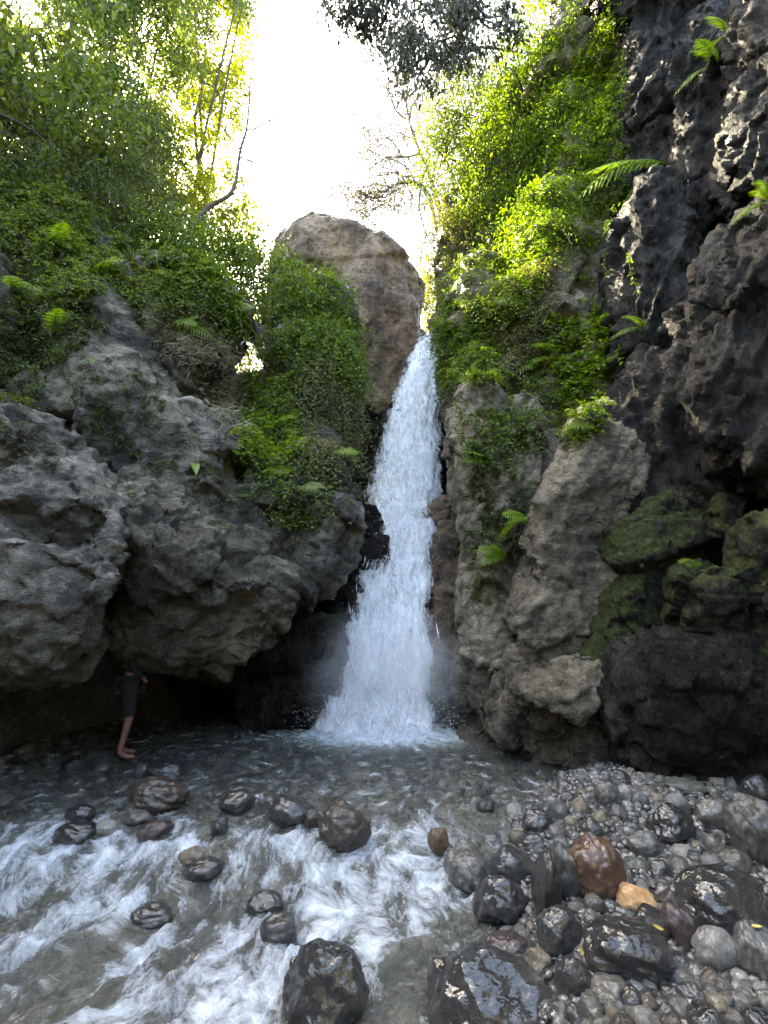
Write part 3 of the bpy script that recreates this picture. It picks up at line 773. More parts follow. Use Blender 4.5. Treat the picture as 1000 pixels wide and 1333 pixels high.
foam_src = [(20, 1115, .35), (70, 1075, .25), (150, 1062, .25), (250, 1068, .25), (330, 1075, .25), (390, 1100, .3), (470, 1125, .35), (540, 1120, .4), (560, 1160, .35), (500, 1160, .35), (420, 1150, .3),
            (330, 1105, .22), (180, 1130, .2), (170, 1180, .25), (110, 1180, .25), (440, 1200, .3), (400, 1240, .3), (350, 1265, .28), (300, 1225, .25), (300, 1290, .3), (260, 1330, .3), (160, 1330, .3), (330, 1320, .25), (190, 1240, .22), (60, 1130, .3), (240, 1100, .2), (130, 1110, .25), (480, 1230, .25), (30, 1230, .2)]
fm = np.zeros_like(x)
for (a_, b_, r_) in foam_src:
    q = hit_ground(a_, b_, wz_)
    e1 = (x - q.x) * fd[0] + (y - q.y) * fd[1]; e2 = (x - q.x) * fp[0] + (y - q.y) * fp[1]
    fm = np.maximum(fm, np.exp(-(e1 / (r_ * 1.35)) ** 2 - (e2 / (r_ * 0.75)) ** 2))
strk = 0.45 + 1.5 * fbm(np.stack([al * 2.4, ac2 * 3.8, 0 * al], 1), 4, 81)
fine_ = fbm(np.stack([al * 11, ac2 * 17, 0 * al], 1), 3, 83)
foam = rap * np.clip(0.95 * fm + 0.42 * strk + 0.35 * fine_ - 0.36, 0, 1) + plunge * np.clip(1.7 * plunge + 0.5 * fine_ - 0.1, 0, 1)
foam = foam + (1 - rap) * 0.35 * np.clip(rp2 - 0.55, 0, 1)
foam = np.clip(foam, 0, 1)
z = z + foam * (0.02 + 0.05 * fine_)
nxw, nyw = len(wx), len(wy)
ii = (np.arange(nyw - 1)[:, None] * nxw + np.arange(nxw - 1)[None, :]).ravel()
WF = np.stack([ii, ii + 1, ii + nxw + 1, ii + nxw], 1)
gzz = ground_z(x, y)
keep = (z > gzz - 0.08)[WF].any(1)
WF = WF[keep]
used = np.zeros(len(x), bool); used[WF.ravel()] = True
idx = np.cumsum(used) - 1
me = mesh_from('stream', np.stack([x, y, z], 1)[used], idx[WF])
attr(me, 'foam', foam[used]); attr(me, 'fu', al[used]); attr(me, 'fv', ac2[used]); attr(me, 'plunge', plunge[used]); attr(me, 'rap', rap[used])
m, nt_ = new_mat('stream_water'); n = N(nt_)
cmb = n.node('ShaderNodeCombineXYZ'); n.link(n.attr('fu'), cmb.inputs[0]); n.link(n.attr('fv'), cmb.inputs[1])
fv_ = n.map(cmb.outputs[0], (1.0, 1.7, 1.0))
rip = n.noise(14.0, 5, 0.6, fv_, 0.6); rip2 = n.noise(45.0, 3, 0.6, fv_)
nb = n.bump(rip, 0.9, 0.07); nb = n.bump(rip2, 0.4, 0.016, nb)
tr = n.node('ShaderNodeBsdfTransparent'); tr.inputs[0].default_value = (0.93, 0.95, 0.91, 1)
murk = n.node('ShaderNodeBsdfDiffuse')
n.link(n.mix(n.attr('plunge'), (0.24, 0.24, 0.205, 1), (0.55, 0.64, 0.61, 1)), murk.inputs[0]); n.link(nb, murk.inputs['Normal'])
ms1 = n.node('ShaderNodeMixShader'); n.link(n.math('ADD', n.math('ADD', 0.15, n.math('MULTIPLY', n.attr('rap'), 0.15)), n.math('MULTIPLY', n.attr('plunge'), 0.65), clamp=True), ms1.inputs[0]); n.link(tr.outputs[0], ms1.inputs[1]); n.link(murk.outputs[0], ms1.inputs[2])
gl = n.node('ShaderNodeBsdfGlossy'); gl.inputs['Roughness'].default_value = 0.06; n.link(nb, gl.inputs['Normal'])
fr = n.node('ShaderNodeFresnel'); fr.inputs['IOR'].default_value = 1.33; n.link(nb, fr.inputs['Normal'])
ms2 = n.node('ShaderNodeMixShader'); n.link(fr.outputs[0], ms2.inputs[0]); n.link(ms1.outputs[0], ms2.inputs[1]); n.link(gl.outputs[0], ms2.inputs[2])
n1a = n.noise(6.0, 6, 0.62, n.map(cmb.outputs[0], (1.0, 1.15, 1.0)), 0.0); n1b = n.noise(7.0, 5, 0.6, n.map(cmb.outputs[0], (0.8, 2.0, 1.0)), 0.0)
n1 = n.math('ADD', n.math('MULTIPLY', n1a, 0.93), n.math('MULTIPLY', n1b, 0.07)); n2 = n.noise(42.0, 4, 0.7, cmb.outputs[0], 0.0)
fdet = n.math('ADD', n1, n.math('MULTIPLY', n2, 0.35))
ff = n.rng(n.math('ADD', n.attr('foam'), n.math('ADD', n.math('MULTIPLY', n.math('SUBTRACT', n1, 0.5), 3.2), n.math('MULTIPLY', n.math('SUBTRACT', n2, 0.5), 1.3))), 0.15, 1.2, 0.0, 0.86)
fo = n.node('ShaderNodeBsdfPrincipled'); fo.inputs['Base Color'].default_value = (0.78, 0.85, 0.93, 1); fo.inputs['Roughness'].default_value = 0.35
n.link(n.bump(n.math('ADD', n.math('MULTIPLY', n1, 0.8), n.math('MULTIPLY', n2, 0.5)), 1.0, 0.07), fo.inputs['Normal'])
ms3 = n.node('ShaderNodeMixShader'); n.link(ff, ms3.inputs[0]); n.link(ms2.outputs[0], ms3.inputs[1]); n.link(fo.outputs[0], ms3.inputs[2])
n.out(ms3.outputs[0])
tag(add('stream', me, m), kind='structure')

# ------------------------------------------------------------------ waterfall
FALL = [(563, 440, 12.35, 16), (558, 450, 12.05, 40), (551, 480, 11.75, 54), (543, 520, 11.4, 68), (535, 570, 11.0, 82), (529, 620, 10.5, 98), (524, 662, 9.95, 106), (513, 696, 9.45, 142), (507, 730, 9.0, 150),
        (506, 770, 8.6, 156), (500, 830, 8.1, 172), (496, 890, 7.65, 186), (496, 935, 7.35, 196), (496, 962, 7.15, 204)]
fc = np.array([P(a, b, Y)[:] for a, b, Y, w_ in FALL], np.float32)
fw = np.array([w_ * 0.5 * depth_of(P(a, b, Y)) / FPX for a, b, Y, w_ in FALL], np.float32)
ft = np.linspace(0, 1, len(FALL))
def fall_at(u, t, out=0.0):
    """u -1..1 across, t 0..1 down, metres in front of the face"""
    c = np.stack([np.interp(t, ft, fc[:, k]) for k in range(3)], -1)
    hw = np.interp(t, ft, fw)
    c[..., 0] += u * hw
    c[..., 1] += 0.22 * hw * u * u - out
    c[..., 2] += 0.45 * out
    return c
m, nt_ = new_mat('falling_water'); n = N(nt_)
cmb = n.node('ShaderNodeCombineXYZ'); n.link(n.attr('fu'), cmb.inputs[0]); n.link(n.attr('fv'), cmb.inputs[1]); n.link(n.attr('lay'), cmb.inputs[2])
s1 = n.noise(9.0, 6, 0.7, n.map(cmb.outputs[0], (1.0, 0.30, 1)), 0.6); s2 = n.noise(30.0, 5, 0.7, n.map(cmb.outputs[0], (1.0, 0.35, 1)))
dens = n.math('ADD', n.attr('dens'), n.math('ADD', n.math('MULTIPLY', n.math('SUBTRACT', s1, 0.5), 2.0), n.math('MULTIPLY', n.math('SUBTRACT', s2, 0.5), 1.1)))
al_ = n.rng(dens, 0.12, 0.95, 0.0, 0.96)
wd = n.node('ShaderNodeBsdfPrincipled'); n.link(n.mix(s2, (0.82, 0.86, 0.91, 1), (0.95, 0.96, 0.97, 1)), wd.inputs['Base Color']); wd.inputs['Roughness'].default_value = 0.35
n.link(n.bump(n.math('ADD', s1, n.math('MULTIPLY', s2, 0.6)), 0.55, 0.07), wd.inputs['Normal'])
wt = n.node('ShaderNodeBsdfTranslucent'); wt.inputs[0].default_value = (0.8, 0.86, 0.93, 1)
mw = n.node('ShaderNodeMixShader'); mw.inputs[0].default_value = 0.1; n.link(wd.outputs[0], mw.inputs[1]); n.link(wt.outputs[0], mw.inputs[2])
tp = n.node('ShaderNodeBsdfTransparent')
mo = n.node('ShaderNodeMixShader'); n.link(al_, mo.inputs[0]); n.link(tp.outputs[0], mo.inputs[1]); n.link(mw.outputs[0], mo.inputs[2])
n.out(mo.outputs[0]); M['fall'] = m
m, nt_ = new_mat('spray_drops'); n = N(nt_)
wd = n.node('ShaderNodeBsdfPrincipled'); wd.inputs['Base Color'].default_value = (0.86, 0.90, 0.95, 1); wd.inputs['Roughness'].default_value = 0.2
wt = n.node('ShaderNodeBsdfTranslucent'); wt.inputs[0].default_value = (0.85, 0.9, 0.95, 1)
mw = n.node('ShaderNodeMixShader'); mw.inputs[0].default_value = 0.15; n.link(wd.outputs[0], mw.inputs[1]); n.link(wt.outputs[0], mw.inputs[2])
n.out(mw.outputs[0]); M['drops'] = m

fall = empty('waterfall', (float(fc[-1][0]), float(fc[-1][1]), 0.0))
tag(fall, 'tall white waterfall pouring through the gorge into the pool', 'waterfall')
base_f = np.array(fall.location, np.float32)
nu, nv = 50, 190
for L_ in range(3):
    U, T = np.meshgrid(np.linspace(-1, 1, nu), np.linspace(0, 1, nv))
    u, t = U.ravel().astype(np.float32), T.ravel().astype(np.float32)
    sp = 1.0 if L_ == 0 else (0.9 if L_ == 1 else 1.12)
    Q = fall_at(u * sp, t, 0.05 + 0.13 * L_)
    along = np.interp(t, ft, np.concatenate([[0], np.cumsum(np.linalg.norm(np.diff(fc, axis=0), axis=1))])).astype(np.float32)
    acr = Q[:, 0]
    dsp = 0.13 * ridged(np.stack([acr * 3.0, along * 0.9, np.full_like(u, L_ * 3.7)], 1), 4, 90 + L_) + 0.07 * fbm(np.stack([acr * 9, along * 3.2, np.full_like(u, L_)], 1), 3, 95)
    edge = 1 - np.abs(u)
    Q[:, 1] -= dsp * np.clip(edge * 3, 0.15, 1); Q[:, 0] += 0.10 * perlin(np.stack([along * 2.2, u * 2, np.full_like(u, L_)], 1), 99)
    # fuller in the middle, torn at the rims; the lower step is thin near the slab
    dn = np.array([1.05, 0.6, 0.22])[L_] - 0.95 * np.abs(u) ** 3.0 * (1.25 if L_ == 2 else 1)
    thin = sstep(0.50, 0.62, t) * sstep(0.50, 0.85, u) * 0.7
    thin += sstep(0.50, 0.6, t) * sstep(0.92, 0.72, t) * sstep(-0.35, -0.75, u) * 0.45
    dn = dn - thin
    i0 = (np.arange(nv - 1)[:, None] * nu + np.arange(nu - 1)[None, :]).ravel()
    me = mesh_from('water_sheet', Q - base_f, np.stack([i0, i0 + 1, i0 + nu + 1, i0 + nu], 1))
    attr(me, 'fu', acr); attr(me, 'fv', along); attr(me, 'dens', dn); attr(me, 'lay', np.full(len(u), L_ * 2.0))
    add('water_sheet', me, M['fall'], fall)
def drops(name, pos, dirs, ln, wd_, parent, mat):
    """stretched eight-sided drops"""
    n_ = len(pos)
    d = dirs / np.linalg.norm(dirs, axis=1)[:, None]
    a = np.cross(d, np.array([0.3, 1.0, 0.2])); a /= np.linalg.norm(a, axis=1)[:, None]; b = np.cross(d, a)
    V = np.stack([pos + d * ln[:, None] * 0.4, pos + a * wd_[:, None], pos + b * wd_[:, None], pos - a * wd_[:, None], pos - b * wd_[:, None], pos - d * ln[:, None] * 0.6], 1)
    F0 = np.array([[0, 1, 2], [0, 2, 3], [0, 3, 4], [0, 4, 1], [5, 2, 1], [5, 3, 2], [5, 4, 3], [5, 1, 4]])
    F = (F0[None] + (np.arange(n_) * 6)[:, None, None]).reshape(-1, 3)
    o = add(name, mesh_from(name, V.reshape(-1, 3) - base_f, F), mat, parent)
    o['kind'] = 'stuff'
    return o
rs = np.random.RandomState(11)
n_ = 2600
t = rs.uniform(0.03, 0.97, n_); u = np.clip(rs.normal(0, 0.34, n_), -0.8, 0.8)
cl = perlin(np.stack([u * 4, t * 22, 0 * t], 1), 7)
k = cl > -0.12; t, u = t[k], u[k]; n_ = len(t)
tan_ = fall_at(u, np.clip(t + 0.02, 0, 1)) - fall_at(u, t)
thin = (t > 0.52) & (u > 0.5) & (rs.rand(n_) < 0.8)
pos = fall_at(u, t, 0.12 + 0.30 * rs.rand(n_))
k = ~thin
sz = rs.rand(n_)
drops('water_streaks', pos[k], (tan_ + rs.normal(0, 0.05, (n_, 3)))[k], (0.05 + 0.35 * sz ** 2)[k], (0.003 + 0.008 * sz)[k], fall, M['drops'])
# splash where the water strikes the rock and where it meets the pool
n_ = 3200
w1 = rs.rand(n_) < 0.45
tt = np.where(w1, rs.normal(0.57, 0.03, n_), 1.0 - np.abs(rs.normal(0, 0.07, n_)))
uu = np.clip(np.where(w1, rs.normal(-0.45, 0.4, n_), rs.normal(0, 0.55, n_)), -1.1, 1.1)
pos = fall_at(uu, np.clip(tt, 0, 1), 0.15) + np.stack([rs.normal(0, 0.07, n_), -np.abs(rs.normal(0, 0.18, n_)), np.abs(rs.normal(0, 0.13, n_))], 1)
drops('spray', pos, rs.normal(0, 1, (n_, 3)), 0.010 + 0.02 * rs.rand(n_) ** 2, 0.003 + 0.004 * rs.rand(n_), fall, M['drops'])
print('water', time.time() - T0)
#@@NEXT
# ------------------------------------------------------------------ foliage materials
def leaf_mat(name, dark, mid, light, trans=0.45, tcol=None, rough=0.45):
    m, nt = new_mat(name); n = N(nt)
    r_ = n.attr('rnd')
    t = n.math('ADD', n.math('MULTIPLY', r_, 0.6), n.math('MULTIPLY', n.noise(1.3, 4, 0.6, n.pos()), 0.45))
    c = n.ramp(t, [(0.22, dark), (0.5, mid), (0.82, light)])
    b = n.node('ShaderNodeBsdfPrincipled'); n.link(c, b.inputs['Base Color']); b.inputs['Roughness'].default_value = rough
    b.inputs['Specular IOR Level'].default_value = 0.4
    tl = n.node('ShaderNodeBsdfTranslucent')
    n.link(n.mix(1.0, c, tcol or (1.6, 1.5, 0.55, 1), 'MULTIPLY'), tl.inputs[0])
    mx = n.node('ShaderNodeMixShader'); mx.inputs[0].default_value = trans
    n.link(b.outputs[0], mx.inputs[1]); n.link(tl.outputs[0], mx.inputs[2]); n.out(mx.outputs[0])
    return m
LM = {
 'green': leaf_mat('leaf_green', (0.030, 0.052, 0.012), (0.080, 0.125, 0.028), (0.15, 0.205, 0.05)),
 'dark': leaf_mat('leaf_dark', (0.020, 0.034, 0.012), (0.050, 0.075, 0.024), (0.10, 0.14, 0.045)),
 'lime': leaf_mat('leaf_lime', (0.050, 0.095, 0.006), (0.115, 0.200, 0.012), (0.20, 0.30, 0.025), 0.5),
 'yellow': leaf_mat('leaf_yellow', (0.09, 0.115, 0.010), (0.17, 0.19, 0.015), (0.28, 0.285, 0.025), 0.6, (1.5, 1.55, 0.4, 1)),  # yellow of sunlit leaves put into the leaf colour
 'olive': leaf_mat('leaf_olive', (0.06, 0.068, 0.025), (0.125, 0.13, 0.055), (0.24, 0.235, 0.12), 0.4),
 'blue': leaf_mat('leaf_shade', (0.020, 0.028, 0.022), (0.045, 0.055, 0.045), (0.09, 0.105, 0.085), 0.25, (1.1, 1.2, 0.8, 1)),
 'grey': leaf_mat('leaf_grey', (0.05, 0.055, 0.045), (0.10, 0.105, 0.085), (0.17, 0.17, 0.14), 0.3, (1.2, 1.1, 0.8, 1)),
 'dry': leaf_mat('leaf_dry', (0.16, 0.15, 0.11), (0.32, 0.30, 0.22), (0.50, 0.48, 0.38), 0.25, (1, 1, 0.8, 1)),
 'fern': leaf_mat('leaf_fern', (0.040, 0.075, 0.010), (0.085, 0.150, 0.018), (0.14, 0.215, 0.035), 0.4),
}
m, nt_ = new_mat('bark'); n = N(nt_)
p = n.pos(); t = n.noise(14, 6, 0.7, n.map(p, (1, 1, 0.3)))
b = n.node('ShaderNodeBsdfPrincipled'); n.link(n.ramp(t, [(0.3, (0.03, 0.025, 0.02)), (0.55, (0.085, 0.072, 0.058)), (0.75, (0.17, 0.15, 0.125))]), b.inputs['Base Color'])
b.inputs['Roughness'].default_value = 0.8; n.link(n.bump(t, 0.8, 0.03), b.inputs['Normal']); n.out(b.outputs[0]); M['bark'] = m

LEAFN = [0]
def leaf_geo(pos, d, nrm, ln, wd_, fold=0.25, rs=None):
    """folded pointed leaves: four corners and a mid rib, 2 faces... arrays n x 3"""
    d = d / (np.linalg.norm(d, axis=1)[:, None] + 1e-9)
    s = np.cross(d, nrm); s /= (np.linalg.norm(s, axis=1)[:, None] + 1e-9)
    up = np.cross(s, d)
    ln = ln[:, None]; wd_ = wd_[:, None]
    mid = pos + d * ln * 0.42 + up * wd_ * fold
    V = np.stack([pos, mid + s * wd_ * 0.5, pos + d * ln - up * ln * 0.10, mid - s * wd_ * 0.5], 1)
    n_ = len(pos)
    F0 = np.array([[0, 1, 2], [0, 2, 3]])
    F = (F0[None] + (np.arange(n_) * 4)[:, None, None]).reshape(-1, 3)
    LEAFN[0] += n_
    return V.reshape(-1, 3), F
def leaf_obj(name, V, F, mat, parent=None, base=None, rs=None, per=4):
    base = np.zeros(3) if base is None else np.array(base)
    me = mesh_from(name, V - base, F, smooth=False)
    nl = len(V) // per
    attr(me, 'rnd', np.repeat((rs or np.random).rand(nl), per)[:len(V)])
    return add(name, me, mat, parent)
def unit(v): return v / (np.linalg.norm(v, axis=-1, keepdims=True) + 1e-9)

# ------------------------------------------------------------------ trees
def tree(name, label, foot, crowns, mat, nleaf, lsize, seed, group=None, trunk_r=0.12, clump=(0.22, 0.42), perclump=34, droop=0.35, cat='tree', nclump=None, shell=0.55, twist=0.5, aspect=0.42):
    """foot: world point; crowns: [(centre, radii)] ; limbs run from the trunk to the leaf clumps"""
    rs = np.random.RandomState(seed)
    foot = np.array(foot, np.float32)
    e = empty(name, foot)
    tag(e, label, cat, group)
    cs = []
    ncl = nclump or max(20, int(nleaf / perclump))
    vol = np.array([r_[0] * r_[1] * r_[2] for c_, r_ in crowns]); vol = vol ** 0.8 / (vol ** 0.8).sum()
    for (c_, r_), f_ in zip(crowns, vol):
        m_ = max(6, int(ncl * f_))
        q = unit(rs.normal(size=(m_, 3))) * (rs.rand(m_, 1) ** (1 / 3.0) * (1 - shell) + shell * rs.uniform(0.75, 1.05, (m_, 1)))
        q += 0.40 * np.stack([perlin(q * 1.9, seed + k) for k in range(3)], 1)
        cs.append(q * np.array(r_) + np.array(c_))
    cs = np.concatenate(cs)
    # limbs: trunk to the first crown centre, then boughs
    lines = []
    top = np.array(crowns[0][0], np.float32)
    mid = (foot + top) * 0.5 + rs.normal(0, 0.12, 3) * np.linalg.norm(top - foot)
    tt = np.linspace(0, 1, 12)[:, None]
    tr_ = (1 - tt) ** 2 * foot + 2 * tt * (1 - tt) * mid + tt ** 2 * top
    tr_ = tr_ + 0.03 * np.stack([perlin(tr_ * 2, seed + k) for k in range(3)], 1) * np.linalg.norm(top - foot)
    lines.append((tr_, trunk_r * (1 - 0.75 * tt[:, 0])))
    hubs = [top]
    for c_, r_ in crowns[1:]:
        a = tr_[rs.randint(5, 11)]; c_ = np.array(c_, np.float32)
        t2 = np.linspace(0, 1, 8)[:, None]
        l = a + (c_ - a) * t2 + np.array([0, 0, 1]) * np.sin(t2 * np.pi) * 0.12 * np.linalg.norm(c_ - a)
        lines.append((l, trunk_r * 0.45 * (1 - 0.6 * t2[:, 0]))); hubs.append(c_)
    hubs = np.array(hubs)
    for c_ in cs[rs.permutation(len(cs))[:min(len(cs), 45)]]:
        h = hubs[np.argmin(np.linalg.norm(hubs - c_, axis=1))]
        t2 = np.linspace(0, 1, 6)[:, None]
        off = rs.normal(0, 0.12, 3) * np.linalg.norm(c_ - h)
        l = h + (c_ - h) * t2 + off * np.sin(t2 * np.pi)
        lines.append((l, trunk_r * 0.22 * (1 - 0.85 * t2[:, 0]) + 0.003))
    V, F = tubes(lines, 5)
    add('trunk', mesh_from('trunk', V - foot, F), M['bark'], e)
    per = max(1, int(nleaf / len(cs)))
    rad = rs.uniform(clump[0], clump[1], len(cs))
    pos = np.repeat(cs, per, 0) + rs.normal(0, 1, (len(cs) * per, 3)) * np.repeat(rad, per)[:, None] * np.array([0.6, 0.6, 0.45])
    n_ = len(pos)
    d = rs.normal(0, 1, (n_, 3)); d[:, 2] -= droop * 2
    nr = rs.normal(0, twist, (n_, 3)) + np.array([0, 0, 1.0])
    s_ = rs.uniform(0.5, 1.45, n_) * lsize
    V, F = leaf_geo(pos, d, nr, s_, s_ * aspect, rs=rs)
    leaf_obj('crown', V, F, mat, e, foot, rs)
    return e
def crown(px, py, Y, wpx, hpx, dy):
    c = P(px, py, Y); d = depth_of(c) / FPX
    return (tuple(c), (wpx * 0.5 * d, dy, hpx * 0.5 * d))
def gfoot(px, py, Y, dx=0, dy=0):
    c = P(px, py, Y); x_, y_ = c.x + dx, c.y + dy
    return (x_, y_, min(gz(x_, y_), c.z - 0.3))
G1 = 'trees on the slope above the shaded cliff'
tree('tree', 'hazy green tree filling the top corner above the shaded cliff', gfoot(20, 150, 11), [crown(50, 40, 11, 260, 300, 1.6), crown(0, 190, 10.6, 180, 200, 1.3), crown(120, -60, 11.5, 240, 160, 1.6)], LM['green'], 26000, 0.15, 101, G1)
tree('tree', 'tall leafy tree beside the white gap of sky, grey green in the haze', gfoot(165, 150, 12.5), [crown(170, 60, 12.5, 170, 260, 1.6), crown(215, 20, 12.8, 130, 200, 1.4), crown(140, 170, 12, 150, 160, 1.3)], LM['green'], 22000, 0.14, 102, G1)
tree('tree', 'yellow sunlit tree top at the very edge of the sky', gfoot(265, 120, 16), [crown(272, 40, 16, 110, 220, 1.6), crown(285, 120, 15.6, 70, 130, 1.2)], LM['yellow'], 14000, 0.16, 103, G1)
tree('tree', 'tree whose lowest leaves just reach into the white sky from the top edge', gfoot(250, 60, 14), [crown(250, -70, 14, 200, 170, 1.8), crown(345, -110, 13.5, 170, 170, 1.6), crown(318, -5, 13.8, 50, 60, 0.6)], LM['green'], 13000, 0.15, 109, G1)  # crowns above the frame are unseen, added to keep sun off the right cliff
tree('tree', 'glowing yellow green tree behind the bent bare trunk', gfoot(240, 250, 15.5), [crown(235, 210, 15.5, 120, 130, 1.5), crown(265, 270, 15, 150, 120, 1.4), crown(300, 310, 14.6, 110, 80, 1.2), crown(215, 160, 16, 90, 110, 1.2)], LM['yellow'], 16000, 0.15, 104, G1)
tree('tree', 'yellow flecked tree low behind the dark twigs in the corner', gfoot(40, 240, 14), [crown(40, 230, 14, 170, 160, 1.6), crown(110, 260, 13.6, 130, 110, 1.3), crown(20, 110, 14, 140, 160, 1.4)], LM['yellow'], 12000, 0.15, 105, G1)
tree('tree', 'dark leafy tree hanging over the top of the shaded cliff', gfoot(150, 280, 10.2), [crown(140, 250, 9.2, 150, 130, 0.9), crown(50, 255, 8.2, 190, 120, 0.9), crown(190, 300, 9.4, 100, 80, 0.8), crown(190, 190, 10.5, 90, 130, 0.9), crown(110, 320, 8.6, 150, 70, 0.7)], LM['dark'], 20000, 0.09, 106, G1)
tree('shrub', 'bright green shrub on the cliff top below the bent bare trunk', gfoot(265, 345, 10.6), [crown(255, 345, 9.6, 140, 90, 0.8), crown(315, 355, 10.2, 120, 80, 0.8), crown(205, 320, 9.4, 100, 80, 0.7)], LM['fern'], 9000, 0.11, 107, None, 0.05, (0.18, 0.45), cat='shrub')
tree('shrub', 'green shrub crowning the rock spur in front of the giant brown boulder', gfoot(360, 400, 10.2), [crown(350, 365, 9.3, 90, 80, 0.6), crown(395, 400, 9.1, 100, 90, 0.6), crown(430, 455, 8.9, 80, 90, 0.5)], LM['fern'], 5000, 0.105, 108, None, 0.05, (0.18, 0.42), cat='shrub')
tree('shrub', 'glowing yellow bush seen through the small gap beside the rock spur', gfoot(318, 480, 13.0), [crown(318, 455, 13.0, 80, 90, 0.8), crown(335, 420, 13.2, 60, 70, 0.7)], LM['yellow'], 4500, 0.10, 110, None, 0.05, (0.15, 0.3), cat='shrub')
# unseen trees added higher up the slope to shade the gorge
for k, (x_, y_) in enumerate([(-9.5, 12.5), (-12.5, 9.5), (-8.5, 8.0), (-11.5, 15.5)]):
    z_ = gz(x_, y_)
    tree('tree', ['leafy tree on the upper slope straight above the dark leafy tree', 'leafy tree on the upper slope, farthest from the gorge', 'leafy tree on the upper slope, closest to the huge pale boulder', 'leafy tree on the upper slope, farthest back'][k], (x_, y_, z_), [((x_, y_, z_ + 5.0), (2.6, 2.6, 3.0)), ((x_ + 1.2, y_ + .8, z_ + 3.5), (1.8, 1.8, 1.8))], LM['green'], 7000, 0.19, 140 + k, 'trees higher up the slope')
G2 = 'trees on the slope above the dark cliff'
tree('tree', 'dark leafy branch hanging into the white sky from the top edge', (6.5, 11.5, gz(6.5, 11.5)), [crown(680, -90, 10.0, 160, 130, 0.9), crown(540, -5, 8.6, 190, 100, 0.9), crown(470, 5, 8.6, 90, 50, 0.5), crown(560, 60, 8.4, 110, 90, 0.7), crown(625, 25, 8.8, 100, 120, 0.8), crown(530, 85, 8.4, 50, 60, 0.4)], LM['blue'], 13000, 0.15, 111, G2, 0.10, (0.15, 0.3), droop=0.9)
tree('tree', 'dark green tree standing between the pale bare-branched tree and the lime curtain', gfoot(640, 260, 11, 0.5), [crown(605, 150, 11.2, 100, 120, 1.0), crown(580, 205, 11.4, 70, 120, 0.9), crown(640, 240, 10.4, 120, 170, 0.9)], LM['green'], 17000, 0.095, 112, G2)
tree('tree', 'bright green feathery tree leaning over the lime curtain at the top edge', gfoot(730, 100, 10, 0.8), [crown(725, 40, 9.4, 140, 180, 0.9), crown(685, 130, 9.7, 120, 150, 0.9), crown(660, 230, 9.9, 110, 170, 0.8), crown(760, -40, 9.2, 130, 120, 0.9), crown(700, 310, 9.0, 100, 150, 0.6)], LM['lime'], 30000, 0.08, 113, G2)
tree('shrub', 'pale olive bush beside the top of the waterfall', gfoot(600, 330, 11.4, 0.3), [crown(595, 310, 11.2, 100, 130, 0.8), crown(620, 265, 11.2, 90, 100, 0.8), crown(585, 385, 11.0, 60, 90, 0.6), crown(640, 360, 10.2, 90, 120, 0.6)], LM['olive'], 16000, 0.07, 114, None, 0.06, (0.12, 0.25), cat='shrub')
tree('tree', 'yellow green tree glimpsed far behind the lip of the waterfall', gfoot(552, 440, 22), [crown(552, 400, 22, 60, 90, 2.0), crown(535, 430, 21, 40, 50, 1.5), crown(570, 380, 22, 60, 120, 2)], LM['yellow'], 6000, 0.15, 115)

# branching trees: bent bare tree on the cliff top, pale tree against the sky
def branch_tree(name, label, start, pts, mat, seed, r0, sub, leaf_n, lsize, grp=None, spread=0.5, ln0=0.42, levels=3, up=0.2, st=0.35):
    rs = np.random.RandomState(seed)
    start = np.array(start, np.float32)
    e = empty(name, start); tag(e, label, 'tree', grp)
    main = np.array(pts, np.float32)
    # smooth the hand-drawn stem
    t = np.linspace(0, len(main) - 1, len(main) * 4); main = np.stack([np.interp(t, np.arange(len(main)), main[:, k]) for k in range(3)], 1)
    for _ in range(3): main[1:-1] = 0.25 * main[:-2] + 0.5 * main[1:-1] + 0.25 * main[2:]
    lines = [(main, r0 * np.linspace(1, 0.25, len(main)))]
    tips = []
    def grow(p0, d, L_, r_, lev):
        n_ = 7; pts_ = [p0]; dd = d.copy()
        for i in range(n_):
            dd = unit(dd + rs.normal(0, 0.24, 3) + np.array([0, 0, up * 0.12]))
            pts_.append(pts_[-1] + dd * L_ / n_)
        pts_ = np.array(pts_); lines.append((pts_, r_ * np.linspace(1, 0.35, n_ + 1)))
        if lev == 0:
            tips.extend([(pts_[k], dd) for k in range(2, n_ + 1)]); return
        for i in range(sub):
            k = rs.randint(2, n_ + 1)
            nd = unit(dd + rs.normal(0, spread, 3))
            grow(pts_[k], nd, L_ * rs.uniform(0.5, 0.8), r_ * 0.55, lev - 1)
    total = np.linalg.norm(np.diff(main, axis=0), axis=1).sum()
    for i in range(sub * 2):
        k = rs.randint(int(len(main) * st), len(main)); k = min(k, len(main) - 1)
        d = unit(main[k] - main[max(0, k - 2)]); nd = unit(d + rs.normal(0, spread * 1.2, 3) * np.array([1, 0.7, 1]))
        grow(main[k], nd, total * ln0 * rs.uniform(0.6, 1.1), r0 * 0.35, levels - 1)
    V, F = tubes(lines, 5)
    add('trunk', mesh_from('trunk', V - start, F), M['bark'], e)
    if leaf_n:
        tp_ = np.array([a for a, b_ in tips]); k = rs.randint(0, len(tp_), leaf_n)
        pos = tp_[k] + rs.normal(0, 0.09, (leaf_n, 3))
        d = rs.normal(0, 1, (leaf_n, 3)); d[:, 2] -= 0.6
        s_ = lsize * rs.uniform(0.6, 1.2, leaf_n)
        V, F = leaf_geo(pos, d, rs.normal(0, 1, (leaf_n, 3)) + np.array([0, 0, .5]), s_, s_ * 0.45)
        leaf_obj('crown', V, F, mat, e, start, rs)
    return e
YB = 11.2
